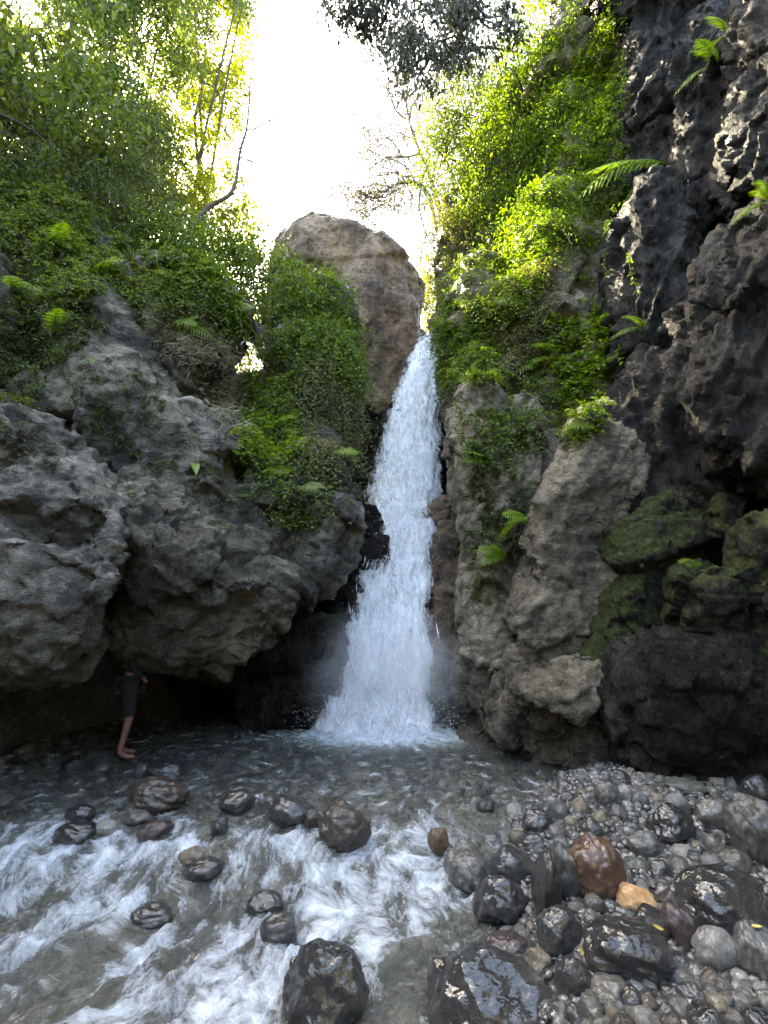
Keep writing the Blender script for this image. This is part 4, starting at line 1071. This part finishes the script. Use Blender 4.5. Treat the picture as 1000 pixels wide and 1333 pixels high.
branch_tree('bare_tree', 'thin bare tree with an elbowed trunk standing against the white sky', P(235, 330, YB), [P(235, 330, YB), P(250, 295, YB), P(272, 268, YB), P(300, 256, YB), P(308, 235, YB + .1), P(312, 195, YB + .2), P(322, 170, YB + .2), P(325, 120, YB + .3), P(330, 70, YB + .3)], LM['yellow'], 21, 0.085, 2, 260, 0.07, None, 0.55, 0.24, 3)
YP = 15.5
branch_tree('tree', 'pale bare-branched tree with sparse grey leaves against the sky', gfoot(600, 360, YP), [gfoot(600, 360, YP), P(590, 330, YP), P(572, 270, YP), P(560, 230, YP), P(548, 200, YP), P(535, 170, YP), P(528, 130, YP)], LM['grey'], 23, 0.15, 5, 11000, 0.11, None, 0.85, 0.27, 4, 0.1, 0.45)
branch_tree('tree', 'twisted grey branch reaching out below the pale bare-branched tree', gfoot(590, 300, YP - 1), [gfoot(590, 300, YP - 1), P(566, 262, YP - 1), P(545, 236, YP - 1), P(520, 238, YP - 1), P(498, 250, YP - 1), P(470, 254, YP - 1)], LM['grey'], 27, 0.10, 4, 4200, 0.11, None, 0.8, 0.20, 3, 0.1, 0.4)
print('trees', LEAFN, time.time() - T0)

# ------------------------------------------------------------------ plants that grow on the rock: cast onto the built surface
bpy.context.view_layer.update()
DG = bpy.context.evaluated_depsgraph_get()
ROCKSET = {o_.name for o_ in ROCKS}
def cast(px, py):
    d = ray(px, py).normalized(); o0 = Vector(cam.location); far = 0.0
    for _ in range(12):
        ok, loc, nrm, i_, ob, mt = sc.ray_cast(DG, o0, d)
        if not ok: return None
        if ob.name in ROCKSET: return np.array(loc), np.array(nrm), ob.name
        o0 = loc + d * 0.01
    return None
_cg = {}
def cast_region(poly, n_, rs, jitter=1.0):
    xs = [a for a, b_ in poly]; ys = [b_ for a, b_ in poly]
    Ps, Ns = [], []; t_ = 0
    while len(Ps) < n_ and t_ < n_ * 6:
        t_ += 1
        x_, y_ = rs.uniform(min(xs), max(xs)), rs.uniform(min(ys), max(ys))
        if not in_poly(x_, y_, poly): continue
        key = (int(x_ / 4), int(y_ / 4))
        if key not in _cg: _cg[key] = cast(key[0] * 4 + 2, key[1] * 4 + 2)
        h = _cg[key]
        if h is None: continue
        tx = np.cross(h[1], [0.3, 0.2, 1]); tx /= np.linalg.norm(tx) + 1e-9; ty = np.cross(h[1], tx)
        Ps.append(h[0] + tx * rs.normal(0, 0.04) + ty * rs.normal(0, 0.04)); Ns.append(h[1])
    return np.array(Ps), np.array(Ns)
def sprigs(name, label, poly, n_, per, L_, lsize, mat, seed, droop=0.7, up=0.4, cat='plant', group=None, aspect=0.5, stems=True, kind=None, spread=0.7, out=0.0, patchy=-0.10):
    rs = np.random.RandomState(seed)
    B, Nn = cast_region(poly, n_, rs)
    if len(B) < 4: print('no ground for', label); return None
    kp = perlin(B * 1.6, seed) + 0.6 * perlin(B * 4.0, seed + 1) + rs.normal(0, 0.12, len(B)) > patchy
    B, Nn = B[kp], Nn[kp]
    n_ = len(B)
    foot = B[np.argmin(B[:, 2])].copy()
    Ls = L_ * rs.uniform(0.45, 1.5, n_) * (1.0 + 0.8 * perlin(B * 1.1, seed + 3))
    d0 = unit(Nn * (1.0 + out) + rs.normal(0, spread, (n_, 3)) + np.array([0, 0, up]))
    t = (np.arange(per) + 0.6) / per
    pos = B[:, None, :] + d0[:, None, :] * Ls[:, None, None] * t[None, :, None] + np.array([0, 0, -1.0]) * (droop * Ls[:, None, None] * (t ** 2)[None, :, None])
    tang = d0[:, None, :] + np.array([0, 0, -2.0]) * (droop * t)[None, :, None]
    tang = unit(tang)
    side = unit(np.cross(tang, np.array([0, 0, 1.0]) + rs.normal(0, 0.3, (n_, 1, 3))))
    sg = np.where(np.arange(per) % 2 == 0, 1.0, -1.0)[None, :, None]
    d = tang * 0.55 + side * sg + rs.normal(0, 0.25, pos.shape)
    nr = np.cross(side, tang) + rs.normal(0, 0.35, pos.shape)
    nr = np.where(nr[..., 2:3] < 0, -nr, nr)
    s_ = (lsize * rs.uniform(0.5, 1.4, (n_, per)) * (1.15 - 0.5 * t)[None, :]).ravel()
    V, F = leaf_geo(pos.reshape(-1, 3), d.reshape(-1, 3), nr.reshape(-1, 3), s_, s_ * aspect)
    if kind == 'stuff':
        o = leaf_obj(name, V, F, mat, None, foot, rs); o.location = foot
        tag(o, label, cat, None, 'stuff'); return o
    e = empty(name, foot); tag(e, label, cat, group)
    leaf_obj('foliage', V, F, mat, e, foot, rs)
    if stems:
        k = rs.permutation(n_)[:min(n_, 90)]
        lines = [(np.concatenate([B[i:i + 1], pos[i][2::3]]), np.linspace(0.005, 0.002, 1 + len(pos[i][2::3]))) for i in k]
        V, F = tubes(lines, 3)
        add('stem', mesh_from('stem', V - foot, F), M['bark'], e)['kind'] = 'stuff'
    return e
# left spur
sprigs('creeper', 'thick mid-green creeper over the middle of the rock spur', [(318, 460), (400, 440), (410, 560), (320, 590)], 1100, 10, 0.65, 0.085, LM['green'], 201, droop=1.3, cat='creeper', patchy=0.06)
sprigs('creeper', 'sunlit green creeper below the giant brown boulder', [(380, 380), (450, 420), (470, 520), (400, 470)], 1000, 10, 0.6, 0.085, LM['fern'], 202, droop=1.2, cat='creeper', patchy=0.06)
sprigs('creeper', 'curtain of grey green creeper hanging at the edge of the rock spur', [(395, 470), (475, 470), (462, 620), (400, 640)], 1200, 14, 0.70, 0.07, LM['olive'], 203, droop=1.4, cat='creeper', patchy=0.06)
sprigs('creeper', 'bright green leafy mound on the rock spur beside the dry grass', [(318, 490), (390, 490), (385, 600), (318, 600)], 800, 9, 0.38, 0.10, LM['lime'], 204, cat='creeper')
sprigs('creeper', 'green trailing plants down the grey rock face below the ferns', [(340, 600), (440, 590), (430, 680), (350, 690)], 600, 9, 0.26, 0.075, LM['green'], 205, cat='creeper')
sprigs('creeper', 'dark green creeper along the top of the shaded cliff', [(60, 330), (240, 330), (300, 420), (200, 420), (60, 400)], 1200, 10, 0.36, 0.085, LM['green'], 206, cat='creeper')
sprigs('creeper', 'shadowy leaves hiding the top of the rock in the corner', [(0, 225), (100, 240), (200, 300), (140, 340), (0, 330)], 1300, 10, 0.45, 0.10, LM['green'], 212, cat='creeper')
sprigs('creeper', 'green leaves over the top of the rock spur', [(330, 340), (430, 340), (470, 420), (470, 470), (340, 470)], 1000, 10, 0.42, 0.08, LM['fern'], 213, cat='creeper')
sprigs('creeper', 'dull plants in the shade of the blocky outcrop', [(90, 480), (200, 480), (240, 620), (120, 580)], 260, 8, 0.16, 0.05, LM['dark'], 214, cat='creeper')
sprigs('creeper', 'lighter green creeper under the cliff top shrub', [(200, 330), (310, 340), (320, 430), (240, 420)], 1000, 10, 0.36, 0.085, LM['fern'], 207, cat='creeper')
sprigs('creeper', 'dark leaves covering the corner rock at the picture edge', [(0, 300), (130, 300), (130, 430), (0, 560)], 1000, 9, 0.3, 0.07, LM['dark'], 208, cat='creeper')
sprigs('dry_grass', 'dry pale grass hanging from the edge of the shaded cliff', [(200, 410), (250, 400), (320, 470), (320, 560), (280, 540)], 1500, 5, 0.30, 0.17, LM['dry'], 209, droop=1.0, cat='grass', aspect=0.07, kind='stuff')
sprigs('moss_cushion', 'grey green cushion plants on top of the huge pale boulder', [(0, 555), (60, 565), (80, 610), (0, 620)], 600, 7, 0.06, 0.03, LM['grey'], 210, cat='plant', stems=False)
sprigs('small_plants', 'scattered little plants rooted in cracks of the shaded cliff', [(80, 420), (330, 600), (430, 700), (300, 700), (150, 640)], 260, 7, 0.10, 0.035, LM['green'], 211, cat='plants', kind='stuff')
# right slope
sprigs('creeper', 'vivid lime green curtain of leaves hanging down the slope', [(650, 230), (740, 90), (800, 0), (800, 180), (740, 300), (680, 400), (640, 400)], 2400, 12, 0.55, 0.075, LM['lime'], 221, droop=1.1, cat='creeper', patchy=-0.6)
sprigs('creeper', 'green creeper on the slope above the waterfall column', [(570, 400), (650, 390), (650, 500), (575, 500)], 1200, 10, 0.38, 0.08, LM['fern'], 222, cat='creeper', patchy=-0.6)
sprigs('creeper', 'olive creeper with dry stems in the middle of the slope', [(640, 380), (720, 340), (730, 480), (650, 500)], 1000, 10, 0.4, 0.075, LM['olive'], 223, cat='creeper')
sprigs('creeper', 'dull green creeper thinning out down the tan rock', [(590, 490), (720, 490), (690, 640), (610, 600)], 700, 9, 0.28, 0.07, LM['fern'], 224, cat='creeper')
sprigs('shrub', 'bright yellow green leafy shrub beside the dark fluted cliff', [(710, 420), (790, 410), (800, 480), (730, 520)], 420, 9, 0.40, 0.11, LM['lime'], 225, droop=0.5, cat='shrub', aspect=0.55)
sprigs('shrub', 'small bright green bush with drooping leaves above the tan pillar', [(720, 510), (790, 490), (780, 560), (725, 575)], 260, 8, 0.26, 0.075, LM['lime'], 226, droop=0.7, cat='shrub', aspect=0.5)
sprigs('creeper', 'dark leaved plants in the cleft between pillar and column', [(625, 560), (690, 600), (680, 720), (620, 740), (605, 650)], 520, 9, 0.18, 0.06, LM['dark'], 227, cat='creeper')
sprigs('creeper', 'sparse leaves on the tan pillar side of the slope', [(600, 640), (650, 640), (640, 800), (605, 780)], 300, 7, 0.12, 0.04, LM['green'], 228, cat='creeper')
sprigs('small_plants', 'scattered tiny plants on the dark cliff and tan pillar', [(700, 560), (850, 500), (900, 700), (830, 760), (700, 760)], 120, 6, 0.08, 0.03, LM['green'], 229, cat='plants', kind='stuff')
sprigs('creeper', 'leafy green fringe along the inner edge of the dark cliff', [(770, 120), (815, 60), (820, 260), (770, 330), (745, 330)], 700, 9, 0.3, 0.06, LM['fern'], 230, cat='creeper', patchy=-0.6)
sprigs('creeper', 'green leafy blanket on the upper slope under the dark green tree', [(575, 250), (650, 120), (700, 60), (760, 0), (720, 200), (660, 330), (575, 420)], 1500, 10, 0.42, 0.075, LM['fern'], 231, droop=0.9, cat='creeper', patchy=-0.6)
# hanging strands with leaves
def vine(px, py, Y, length, seed, mat, label, lsize=0.07, every=0.05):
    rs = np.random.RandomState(seed)
    h = cast(px, py); a = (h[0] + h[1] * 0.10) if h is not None else np.array(P(px, py, Y))
    n_ = int(length / every)
    z = np.linspace(0, length, n_)
    pts = a + np.stack([0.06 * perlin(np.stack([z * 2, z * 0, z * 0 + seed], 1), 3) + 0.03 * np.sin(z * 3 + seed), -0.05 * z - 0.03 * perlin(np.stack([z * 2, z * 0 + 4, z * 0 + seed], 1), 4), -z], 1)
    e = empty('vine', a); tag(e, label, 'vine')
    V, F = tubes([(pts, np.full(n_, 0.006))], 4); add('stem', mesh_from('stem', V - a, F), M['bark'], e)
    k = rs.randint(0, n_, int(n_ * 1.6)); pos = pts[k]
    d = rs.normal(0, 1, (len(k), 3)) + np.array([0, -0.3, -0.5])
    s_ = lsize * rs.uniform(0.6, 1.2, len(k))
    V, F = leaf_geo(pos, d, rs.normal(0, .6, (len(k), 3)) + np.array([0, -0.8, .6]), s_, s_ * 0.55)
    leaf_obj('foliage', V, F, mat, e, a, rs)
    return e
VN = [(800, 150, 8, 1.3, 'vine with pale leaves hanging highest on the dark cliff edge'), (782, 260, 8, 1.6, 'long vine with yellow green leaves left of the big fern'), (765, 310, 8, 1.2, 'short leafy vine beside the green slope'),
      (812, 300, 7.5, 1.4, 'vine hanging just below the big fern'), (792, 330, 7.5, 1.5, 'thin vine between the two vines under the big fern'), (825, 330, 7.2, 0.9, 'last thin vine on the dark fluted cliff'),
      (462, 460, 9, 1.0, 'trailing strand at the edge of the creeper curtain beside the fall'), (400, 430, 9, 1.2, 'trailing strand falling from the shrub on the rock spur'), (375, 420, 9, 1.0, 'trailing strand over the middle of the rock spur'), (440, 440, 9, 1.2, 'trailing strand just right of the dark notch'), (345, 440, 9, 0.9, 'trailing strand beside the dry grass'), (470, 480, 9, 0.8, 'short outermost strand of the creeper curtain'), (450, 500, 9, 1.1, 'trailing strand hanging lowest from the creeper curtain'), (420, 460, 9, 0.9, 'trailing strand in the dark notch of the creeper curtain')]
for k, (a_, b_, Y_, l_, lb) in enumerate(VN):
    vine(a_, b_, Y_, l_, 300 + k, LM['lime'] if k < 6 else LM['olive'], lb, 0.085 if k < 6 else 0.055, 0.05)

# ------------------------------------------------------------------ ferns
def frond_mesh(seed, pairs=20, arch=0.55, wid=0.32):
    rs = np.random.RandomState(seed)
    t = np.linspace(0, 1, 14)
    rach = np.stack([0 * t, t * (1 - 0.12 * t), 0.22 * t - arch * t ** 2.1], 1)
    V1, F1 = tubes([(rach, 0.010 * (1 - 0.8 * t) + 0.001)], 4)
    tp_ = np.linspace(0.10, 0.985, pairs)
    c = np.stack([np.interp(tp_, t, rach[:, k]) for k in range(3)], 1)
    tg = unit(np.stack([np.gradient(np.interp(tp_, t, rach[:, k])) for k in range(3)], 1))
    ln = wid * np.sin(np.pi * np.clip(tp_ * 0.92 + 0.10, 0, 1)) ** 0.8 * rs.uniform(0.9, 1.1, pairs)
    V, F, b0 = [V1], [np.concatenate([F1[:, [0, 1, 2]], F1[:, [0, 2, 3]]])], len(V1)
    for s in (-1, 1):
        d = unit(tg * 0.42 + np.array([s, 0, -0.12]) + rs.normal(0, 0.04, (pairs, 3)))
        up = np.cross(np.array([s, 0, 0.0]), tg) * s
        up = np.where(up[:, 2:3] < 0, -up, up)
        wd_ = np.gradient(tp_) * 0.95
        # lobed leaflets: each one a narrow blade with a drooping tip
        sd_ = unit(np.cross(d, up))
        q = [c - sd_ * wd_[:, None] * .2, c + sd_ * wd_[:, None] * .2,
             c + d * ln[:, None] * .4 + sd_ * wd_[:, None] * .36, c + d * ln[:, None] * .4 - sd_ * wd_[:, None] * .36, c + d * ln[:, None] + np.array([0, 0, -0.14]) * ln[:, None]]
        q = np.stack(q, 1)
        F0 = np.array([[0, 1, 2], [0, 2, 3], [3, 2, 4]])
        F.append((F0[None] + (np.arange(pairs) * 5)[:, None, None]).reshape(-1, 3) + b0); V.append(q.reshape(-1, 3)); b0 += pairs * 5
    V = np.concatenate(V); F = np.concatenate(F)
    me = mesh_from('frond', V, F, smooth=False)
    attr(me, 'rnd', rs.rand() * 0.3 + 0.35 + 0.25 * np.repeat(rs.rand(len(V)), 1))
    return me
FR = [frond_mesh(400 + k, 17, 0.30 + 0.10 * k, 0.27 + 0.03 * (k % 3)) for k in range(5)]
for f_ in FR: f_.materials.append(LM['lime'])
FRD = []
for k in range(3):
    f_ = frond_mesh(420 + k, 18, 0.5, 0.24); f_.materials.append(LM['green']); FRD.append(f_)
def fern(px, py, Y, size_px, nf, seed, label, aim=None, spread=1.0, pal=FR):
    rs = np.random.RandomState(seed)
    h = cast(px, py)
    a = h[0] if h is not None else np.array(P(px, py, Y))
    nrm = h[1] if h is not None else np.array([0, -1, 0.3])
    Lm = size_px * depth_of(Vector(a)) / FPX
    e = empty('fern', a); tag(e, label, 'fern')
    base_az = math.atan2(nrm[0], nrm[1]) if aim is None else R(aim)
    for k in range(nf):
        o = add('frond', pal[rs.randint(len(pal))], None, e)
        az = base_az + (rs.uniform(-1, 1) if nf > 2 else (k - (nf - 1) / 2) * 0.5) * spread
        o.rotation_euler = (rs.uniform(-0.15, 0.4), 0.8 * math.sin(az) + rs.uniform(-0.25, 0.25), -az)
        s = Lm * rs.uniform(0.75, 1.1)
        o.scale = (s, s, s)
    return e
fern(868, 215, 7.3, 110, 3, 1, 'big bright fern hanging off the dark fluted cliff', -75, 0.8)
fern(935, 85, 6.8, 60, 3, 2, 'fern growing near the top of the dark cliff', -80, 0.8)
fern(945, 45, 6.8, 50, 3, 3, 'topmost fern on the dark cliff', -70, 0.9)
fern(775, 370, 7.8, 60, 3, 4, 'fern with drooping fronds left of the dark cliff above the bright shrub', -70, 0.9)
fern(838, 428, 7.2, 50, 3, 5, 'small fern on the dark cliff next to the bright shrub', -85, 0.8)
fern(780, 560, 7.6, 60, 4, 6, 'yellowish fern drooping just above the tan pillar', -60, 1.0)
fern(690, 675, 7.2, 58, 4, 7, 'fern with long fronds on the rock column, upper of two', -70, 1.0)
fern(660, 722, 7.0, 52, 5, 8, 'fern low on the rock column, lower of two', -70, 1.2)
fern(812, 665, 6.5, 30, 4, 9, 'tiny fern at the top corner of the tan pillar', -30, 1.2)
fern(915, 735, 5.5, 46, 3, 10, 'fern overhanging the mossy boulder', -20, 1.2)
fern(1000, 262, 5, 50, 4, 11, 'bright fern cut off by the picture edge on the dark cliff', -80, 1.0)
fern(70, 440, 7, 60, 7, 12, 'bright fern clump on the shaded cliff at the head of the bare slab', 60, 1.6)
fern(105, 470, 6.6, 52, 6, 13, 'lower half of the fern clump, drooping onto the bare slab', 60, 1.4)
fern(15, 375, 6.5, 46, 5, 14, 'fern at the picture edge above the fern clump', 70, 1.4)
fern(70, 320, 7, 56, 7, 15, 'lit fern high in the dark leaves at the corner', 80, 1.4)
fern(80, 350, 7, 50, 6, 16, 'fern just below the lit fern in the dark corner', 80, 1.3)
fern(152, 565, 6.5, 18, 5, 17, 'tiny bright fern alone on the bare slab', 20, 2.0)
fern(340, 615, 8, 70, 9, 18, 'large pale fern at the foot of the bright leafy mound', 30, 2.0, FR)
fern(385, 640, 8, 60, 8, 19, 'dull green fern beside the large pale fern', 40, 2.0, FRD)
fern(305, 645, 7.4, 40, 5, 20, 'small fern under the blocky outcrop', -10, 1.6, FRD)
fern(465, 635, 9, 34, 6, 21, 'small green plant by the dark cleft left of the fall', 40, 1.8)
fern(165, 300, 9.5, 60, 6, 22, 'pale drooping fern at the foot of the dark leafy tree', 60, 1.4)
fern(280, 400, 9, 60, 7, 23, 'long pale grass-like fern under the cliff top shrub', 20, 1.6)
fern(360, 560, 8.6, 60, 7, 24, 'arching fern in the middle of the rock spur greenery', 40, 2.0)
fern(430, 590, 8.8, 50, 6, 25, 'fern at the lower edge of the creeper curtain', 40, 2.0)
fern(225, 425, 8, 60, 6, 26, 'arching fern above the dry grass', 50, 1.6)
fern(130, 360, 7.6, 62, 7, 27, 'wide fern in the dark leaves right of the lit fern', 60, 1.6)
fern(640, 600, 8, 55, 6, 28, 'fern high on the rock column under the creeper', -50, 1.8)
fern(720, 470, 8.4, 62, 6, 29, 'arching fern left of the bright yellow green shrub', -50, 1.6)
fern(690, 400, 8.8, 60, 6, 30, 'fern poking out of the olive creeper', -50, 1.6)
# two broad strap leaves on the outcrop
for (a_, b_, s_, az, lb) in [(252, 605, 34, 150, 'broad strap leaf hanging from the blocky outcrop'), (262, 603, 26, 60, 'short broad leaf pointing out of the blocky outcrop')]:
    h = cast(a_, b_); q = h[0] if h else np.array(P(a_, b_, 6.5)); L_ = s_ * depth_of(Vector(q)) / FPX
    t = np.linspace(0, 1, 9); wv2 = 0.16 * np.sin(np.pi * np.clip(t * .95 + .05, 0, 1)) ** 0.8
    V = np.concatenate([np.stack([-wv2, t, 0.25 * t - 0.75 * t * t + 0.05], 1), np.stack([0 * t, t, 0.25 * t - 0.75 * t * t], 1), np.stack([wv2, t, 0.25 * t - 0.75 * t * t + 0.05], 1)])
    i = np.arange(8); F = np.concatenate([np.stack([i, i + 9, i + 10, i + 1], 1), np.stack([i + 9, i + 18, i + 19, i + 10], 1)])
    me = mesh_from('leaf_blade', V, F); attr(me, 'rnd', np.full(len(V), 0.7))
    o = add('strap_leaf', me, LM['fern'], None, q); o.scale = (L_,) * 3; o.rotation_euler = (-0.2, 0, -R(az)); tag(o, lb, 'leaf')
# fallen yellow leaves on the stones
m, nt_ = new_mat('fallen_leaf'); n = N(nt_)
b = n.node('ShaderNodeBsdfPrincipled'); n.link(n.ramp(n.noise(30, 4, 0.6, n.obj()), [(0.35, (0.30, 0.18, 0.03)), (0.65, (0.48, 0.38, 0.09))]), b.inputs['Base Color']); b.inputs['Roughness'].default_value = 0.5; n.out(b.outputs[0])
for (a_, b_, s_, rz, lb) in [(855, 1210, 34, 2.3, 'yellow fallen leaf lying beside the orange stone'), (758, 1240, 26, 1.4, 'small yellow leaf stuck at the edge of the black hollow boulder'), (985, 1208, 22, 0.3, 'pale yellow leaf on the striped stone at the picture edge')]:
    d = ray(a_, b_).normalized(); ok, loc, nrm, i_, ob, mt = sc.ray_cast(DG, Vector(cam.location), d)
    if not ok: continue
    L_ = 0.65 * s_ * depth_of(loc) / FPX
    t = np.linspace(0, 1, 7); wv2 = 0.17 * np.sin(np.pi * t) ** 0.8
    V = np.concatenate([np.stack([t - .5, wv2, 0.06 + 0.1 * t * t], 1), np.stack([t - .5, 0 * t, 0.1 * t * t], 1), np.stack([t - .5, -wv2, 0.06 + 0.1 * t * t], 1)])
    i = np.arange(6); F = np.concatenate([np.stack([i, i + 7, i + 8, i + 1], 1), np.stack([i + 7, i + 14, i + 15, i + 8], 1)])
    o = add('fallen_leaf', mesh_from('fallen_leaf', V, F), m, None, loc + nrm * 0.006); o.scale = (L_,) * 3
    o.rotation_euler = (nrm.to_track_quat('Z', 'Y') @ Quaternion((0, 0, 1), rz)).to_euler(); tag(o, lb, 'leaf')
print('plants', LEAFN, time.time() - T0)
#@@NEXT
# ------------------------------------------------------------------ bather standing in the dark hollow
def skinned(name, verts, edges, radii, root=0, sub=2):
    me = bpy.data.meshes.new('tmp'); me.from_pydata(verts, edges, [])
    o = bpy.data.objects.new('tmp', me); COL.objects.link(o)
    o.modifiers.new('k', 'SKIN'); sm = o.modifiers.new('s', 'SUBSURF'); sm.levels = sub; sm.render_levels = sub
    for i, r_ in enumerate(radii):
        sv = me.skin_vertices[0].data[i]; sv.radius = r_ if isinstance(r_, tuple) else (r_, r_); sv.use_root = (i == root)
    dg = bpy.context.evaluated_depsgraph_get(); dg.update()
    m2 = bpy.data.meshes.new_from_object(o.evaluated_get(dg)); bpy.data.objects.remove(o)
    m2.name = name; m2.polygons.foreach_set('use_smooth', np.ones(len(m2.polygons), bool))
    return m2
def flat_mat(name, col, rough=0.6, var=0.25):
    m, nt = new_mat(name); n = N(nt); b = n.node('ShaderNodeBsdfPrincipled')
    t = n.noise(30, 5, 0.6, n.obj())
    n.link(n.ramp(t, [(0.3, tuple(x * (1 - var) for x in col)), (0.7, tuple(x * (1 + var) for x in col))]), b.inputs['Base Color'])
    b.inputs['Roughness'].default_value = rough; n.link(n.bump(t, 0.15, 0.01), b.inputs['Normal']); n.out(b.outputs[0]); return m
skin_m = flat_mat('skin', (0.17, 0.075, 0.06), 0.5, 0.12); cloth_m = flat_mat('dark_cloth', (0.004, 0.004, 0.005), 0.9); hair_m = flat_mat('hair', (0.01, 0.008, 0.007), 0.5)
fp_ = hit_ground(159, 986, lambda x_, y_: wz_(x_, y_) + 0.02)
per = empty('person', fp_, R(30))
tag(per, 'barefoot person in dark clothes standing in the shadow of the hollow', 'person')
S = 0.94
J = dict(pel=(0, 0, .95), sp=(0.01, 0, 1.12), ch=(0.03, 0, 1.32), nk=(0.05, 0, 1.47), hd=(0.08, 0, 1.58), ht=(0.085, 0, 1.68),
         hl=(0, .10, .90), kl=(0.05, .10, .50), al=(-0.02, .10, .10), tl=(0.05, .10, .035), tl2=(0.16, .12, .02),
         hr=(0, -.10, .90), kr=(0.03, -.11, .49), ar=(-0.04, -.12, .09), tr=(0.03, -.12, .035), tr2=(0.14, -.14, .02),
         sl=(0.02, .19, 1.40), el=(-0.02, .24, 1.13), wl=(0.12, .22, .92), fl=(0.17, .21, .86),
         sr=(0.02, -.19, 1.40), er=(-0.02, -.24, 1.13), wr=(0.14, -.20, .95), fr=(0.19, -.19, .90))
E = [('pel', 'sp'), ('sp', 'ch'), ('ch', 'nk'), ('nk', 'hd'), ('hd', 'ht'), ('pel', 'hl'), ('hl', 'kl'), ('kl', 'al'), ('al', 'tl'), ('tl', 'tl2'), ('pel', 'hr'), ('hr', 'kr'), ('kr', 'ar'), ('ar', 'tr'), ('tr', 'tr2'),
     ('ch', 'sl'), ('sl', 'el'), ('el', 'wl'), ('wl', 'fl'), ('ch', 'sr'), ('sr', 'er'), ('er', 'wr'), ('wr', 'fr')]
RD = dict(pel=(.14, .10), sp=(.125, .09), ch=(.15, .10), nk=.055, hd=.085, ht=.06, hl=.085, kl=.055, al=.036, tl=.034, tl2=.026, hr=.085, kr=.055, ar=.036, tr=.034, tr2=.026, sl=.055, el=.042, wl=.028, fl=.022, sr=.055, er=.042, wr=.028, fr=.022)
nm = list(J); vv = [tuple(c_ * S for c_ in J[k]) for k in nm]; ee = [(nm.index(a_), nm.index(b_)) for a_, b_ in E]
rr = [tuple(x_ * S for x_ in RD[k]) if isinstance(RD[k], tuple) else RD[k] * S for k in nm]
add('body', skinned('body', vv, ee, rr), skin_m, per)
def sub_skin(name, keys, edges, grow_, mat, mod={}):
    k2 = list(keys); v2 = [tuple(c_ * S for c_ in mod.get(k, J.get(k))) for k in k2]
    r2 = []
    for k in k2:
        r_ = RD.get(k, .06); r2.append(tuple(x_ * S * grow_ for x_ in r_) if isinstance(r_, tuple) else r_ * S * grow_)
    return add(name, skinned(name, v2, [(k2.index(a_), k2.index(b_)) for a_, b_ in edges], r2), mat, per)
sub_skin('shorts', ['pel', 'hl', 'kl', 'hr', 'kr'], [('pel', 'hl'), ('hl', 'kl'), ('pel', 'hr'), ('hr', 'kr')], 1.3, cloth_m, {'kl': (0.048, .10, .48), 'kr': (0.03, -.11, .47)})
sub_skin('shirt', ['pel', 'sp', 'ch', 'sl', 'el', 'wl', 'sr', 'er', 'wr'], [('pel', 'sp'), ('sp', 'ch'), ('ch', 'sl'), ('sl', 'el'), ('el', 'wl'), ('ch', 'sr'), ('sr', 'er'), ('er', 'wr')], 1.22, cloth_m, {'pel': (0, 0, .86)})
V, F = ico(3); k = V.copy(); k = k * np.array([.105, .092, .10]); k[:, 2] = np.maximum(k[:, 2], -0.03 - 0.05 * (k[:, 0] < 0)); k += np.array([0.055, 0, 1.60]) ; add('hair', mesh_from('hair', k * S, F), hair_m, per)
V, F = ico(2); add('nose', mesh_from('nose', (V * np.array([.02, .013, .022]) + np.array([0.17, 0, 1.575])) * S, F), skin_m, per)
for s_ in (-1, 1):
    add('eye', mesh_from('eye', (V * .013 + np.array([0.152, .032 * s_, 1.605])) * S, F), hair_m, per)
    add('ear', mesh_from('ear', (V * np.array([.018, .01, .03]) + np.array([0.075, .088 * s_, 1.58])) * S, F), skin_m, per)

# ------------------------------------------------------------------ mist at the foot of the falls
V, F = ico(4)
mc = np.array(P(500, 900, 7.25)); mc[2] = 0.85
mr = np.array([1.45, 0.8, 1.05])
me = mesh_from('mist', V * mr, F)
m, nt_ = new_mat('mist'); n = N(nt_)
p = n.node('ShaderNodeTexCoord').outputs['Object']
ln_ = n.node('ShaderNodeVectorMath', operation='LENGTH'); sc_ = n.map(p, tuple(1 / mr)); n.link(sc_, ln_.inputs[0])
fall_ = n.math('POWER', n.rng(ln_.outputs['Value'], 0.0, 1.0, 1.0, 0.0), 1.3)
dn_ = n.math('MULTIPLY', fall_, n.rng(n.noise(2.6, 4, 0.6, p), 0.32, 0.68, 0.2, 1.8))
pv = n.node('ShaderNodeVolumePrincipled'); pv.inputs['Color'].default_value = (0.93, 0.95, 0.97, 1); pv.inputs['Anisotropy'].default_value = 0.2
n.link(n.math('MULTIPLY', dn_, 1.7), pv.inputs['Density'])
n.out(None, pv.outputs[0])
o = add('mist', me, m, None, mc); tag(o, 'white mist hanging over the foot of the waterfall', 'mist', None, 'stuff')
try:
    sc.cycles.volume_step_rate = 2.0; sc.cycles.volume_max_steps = 128
except Exception: pass
print('done', time.time() - T0)
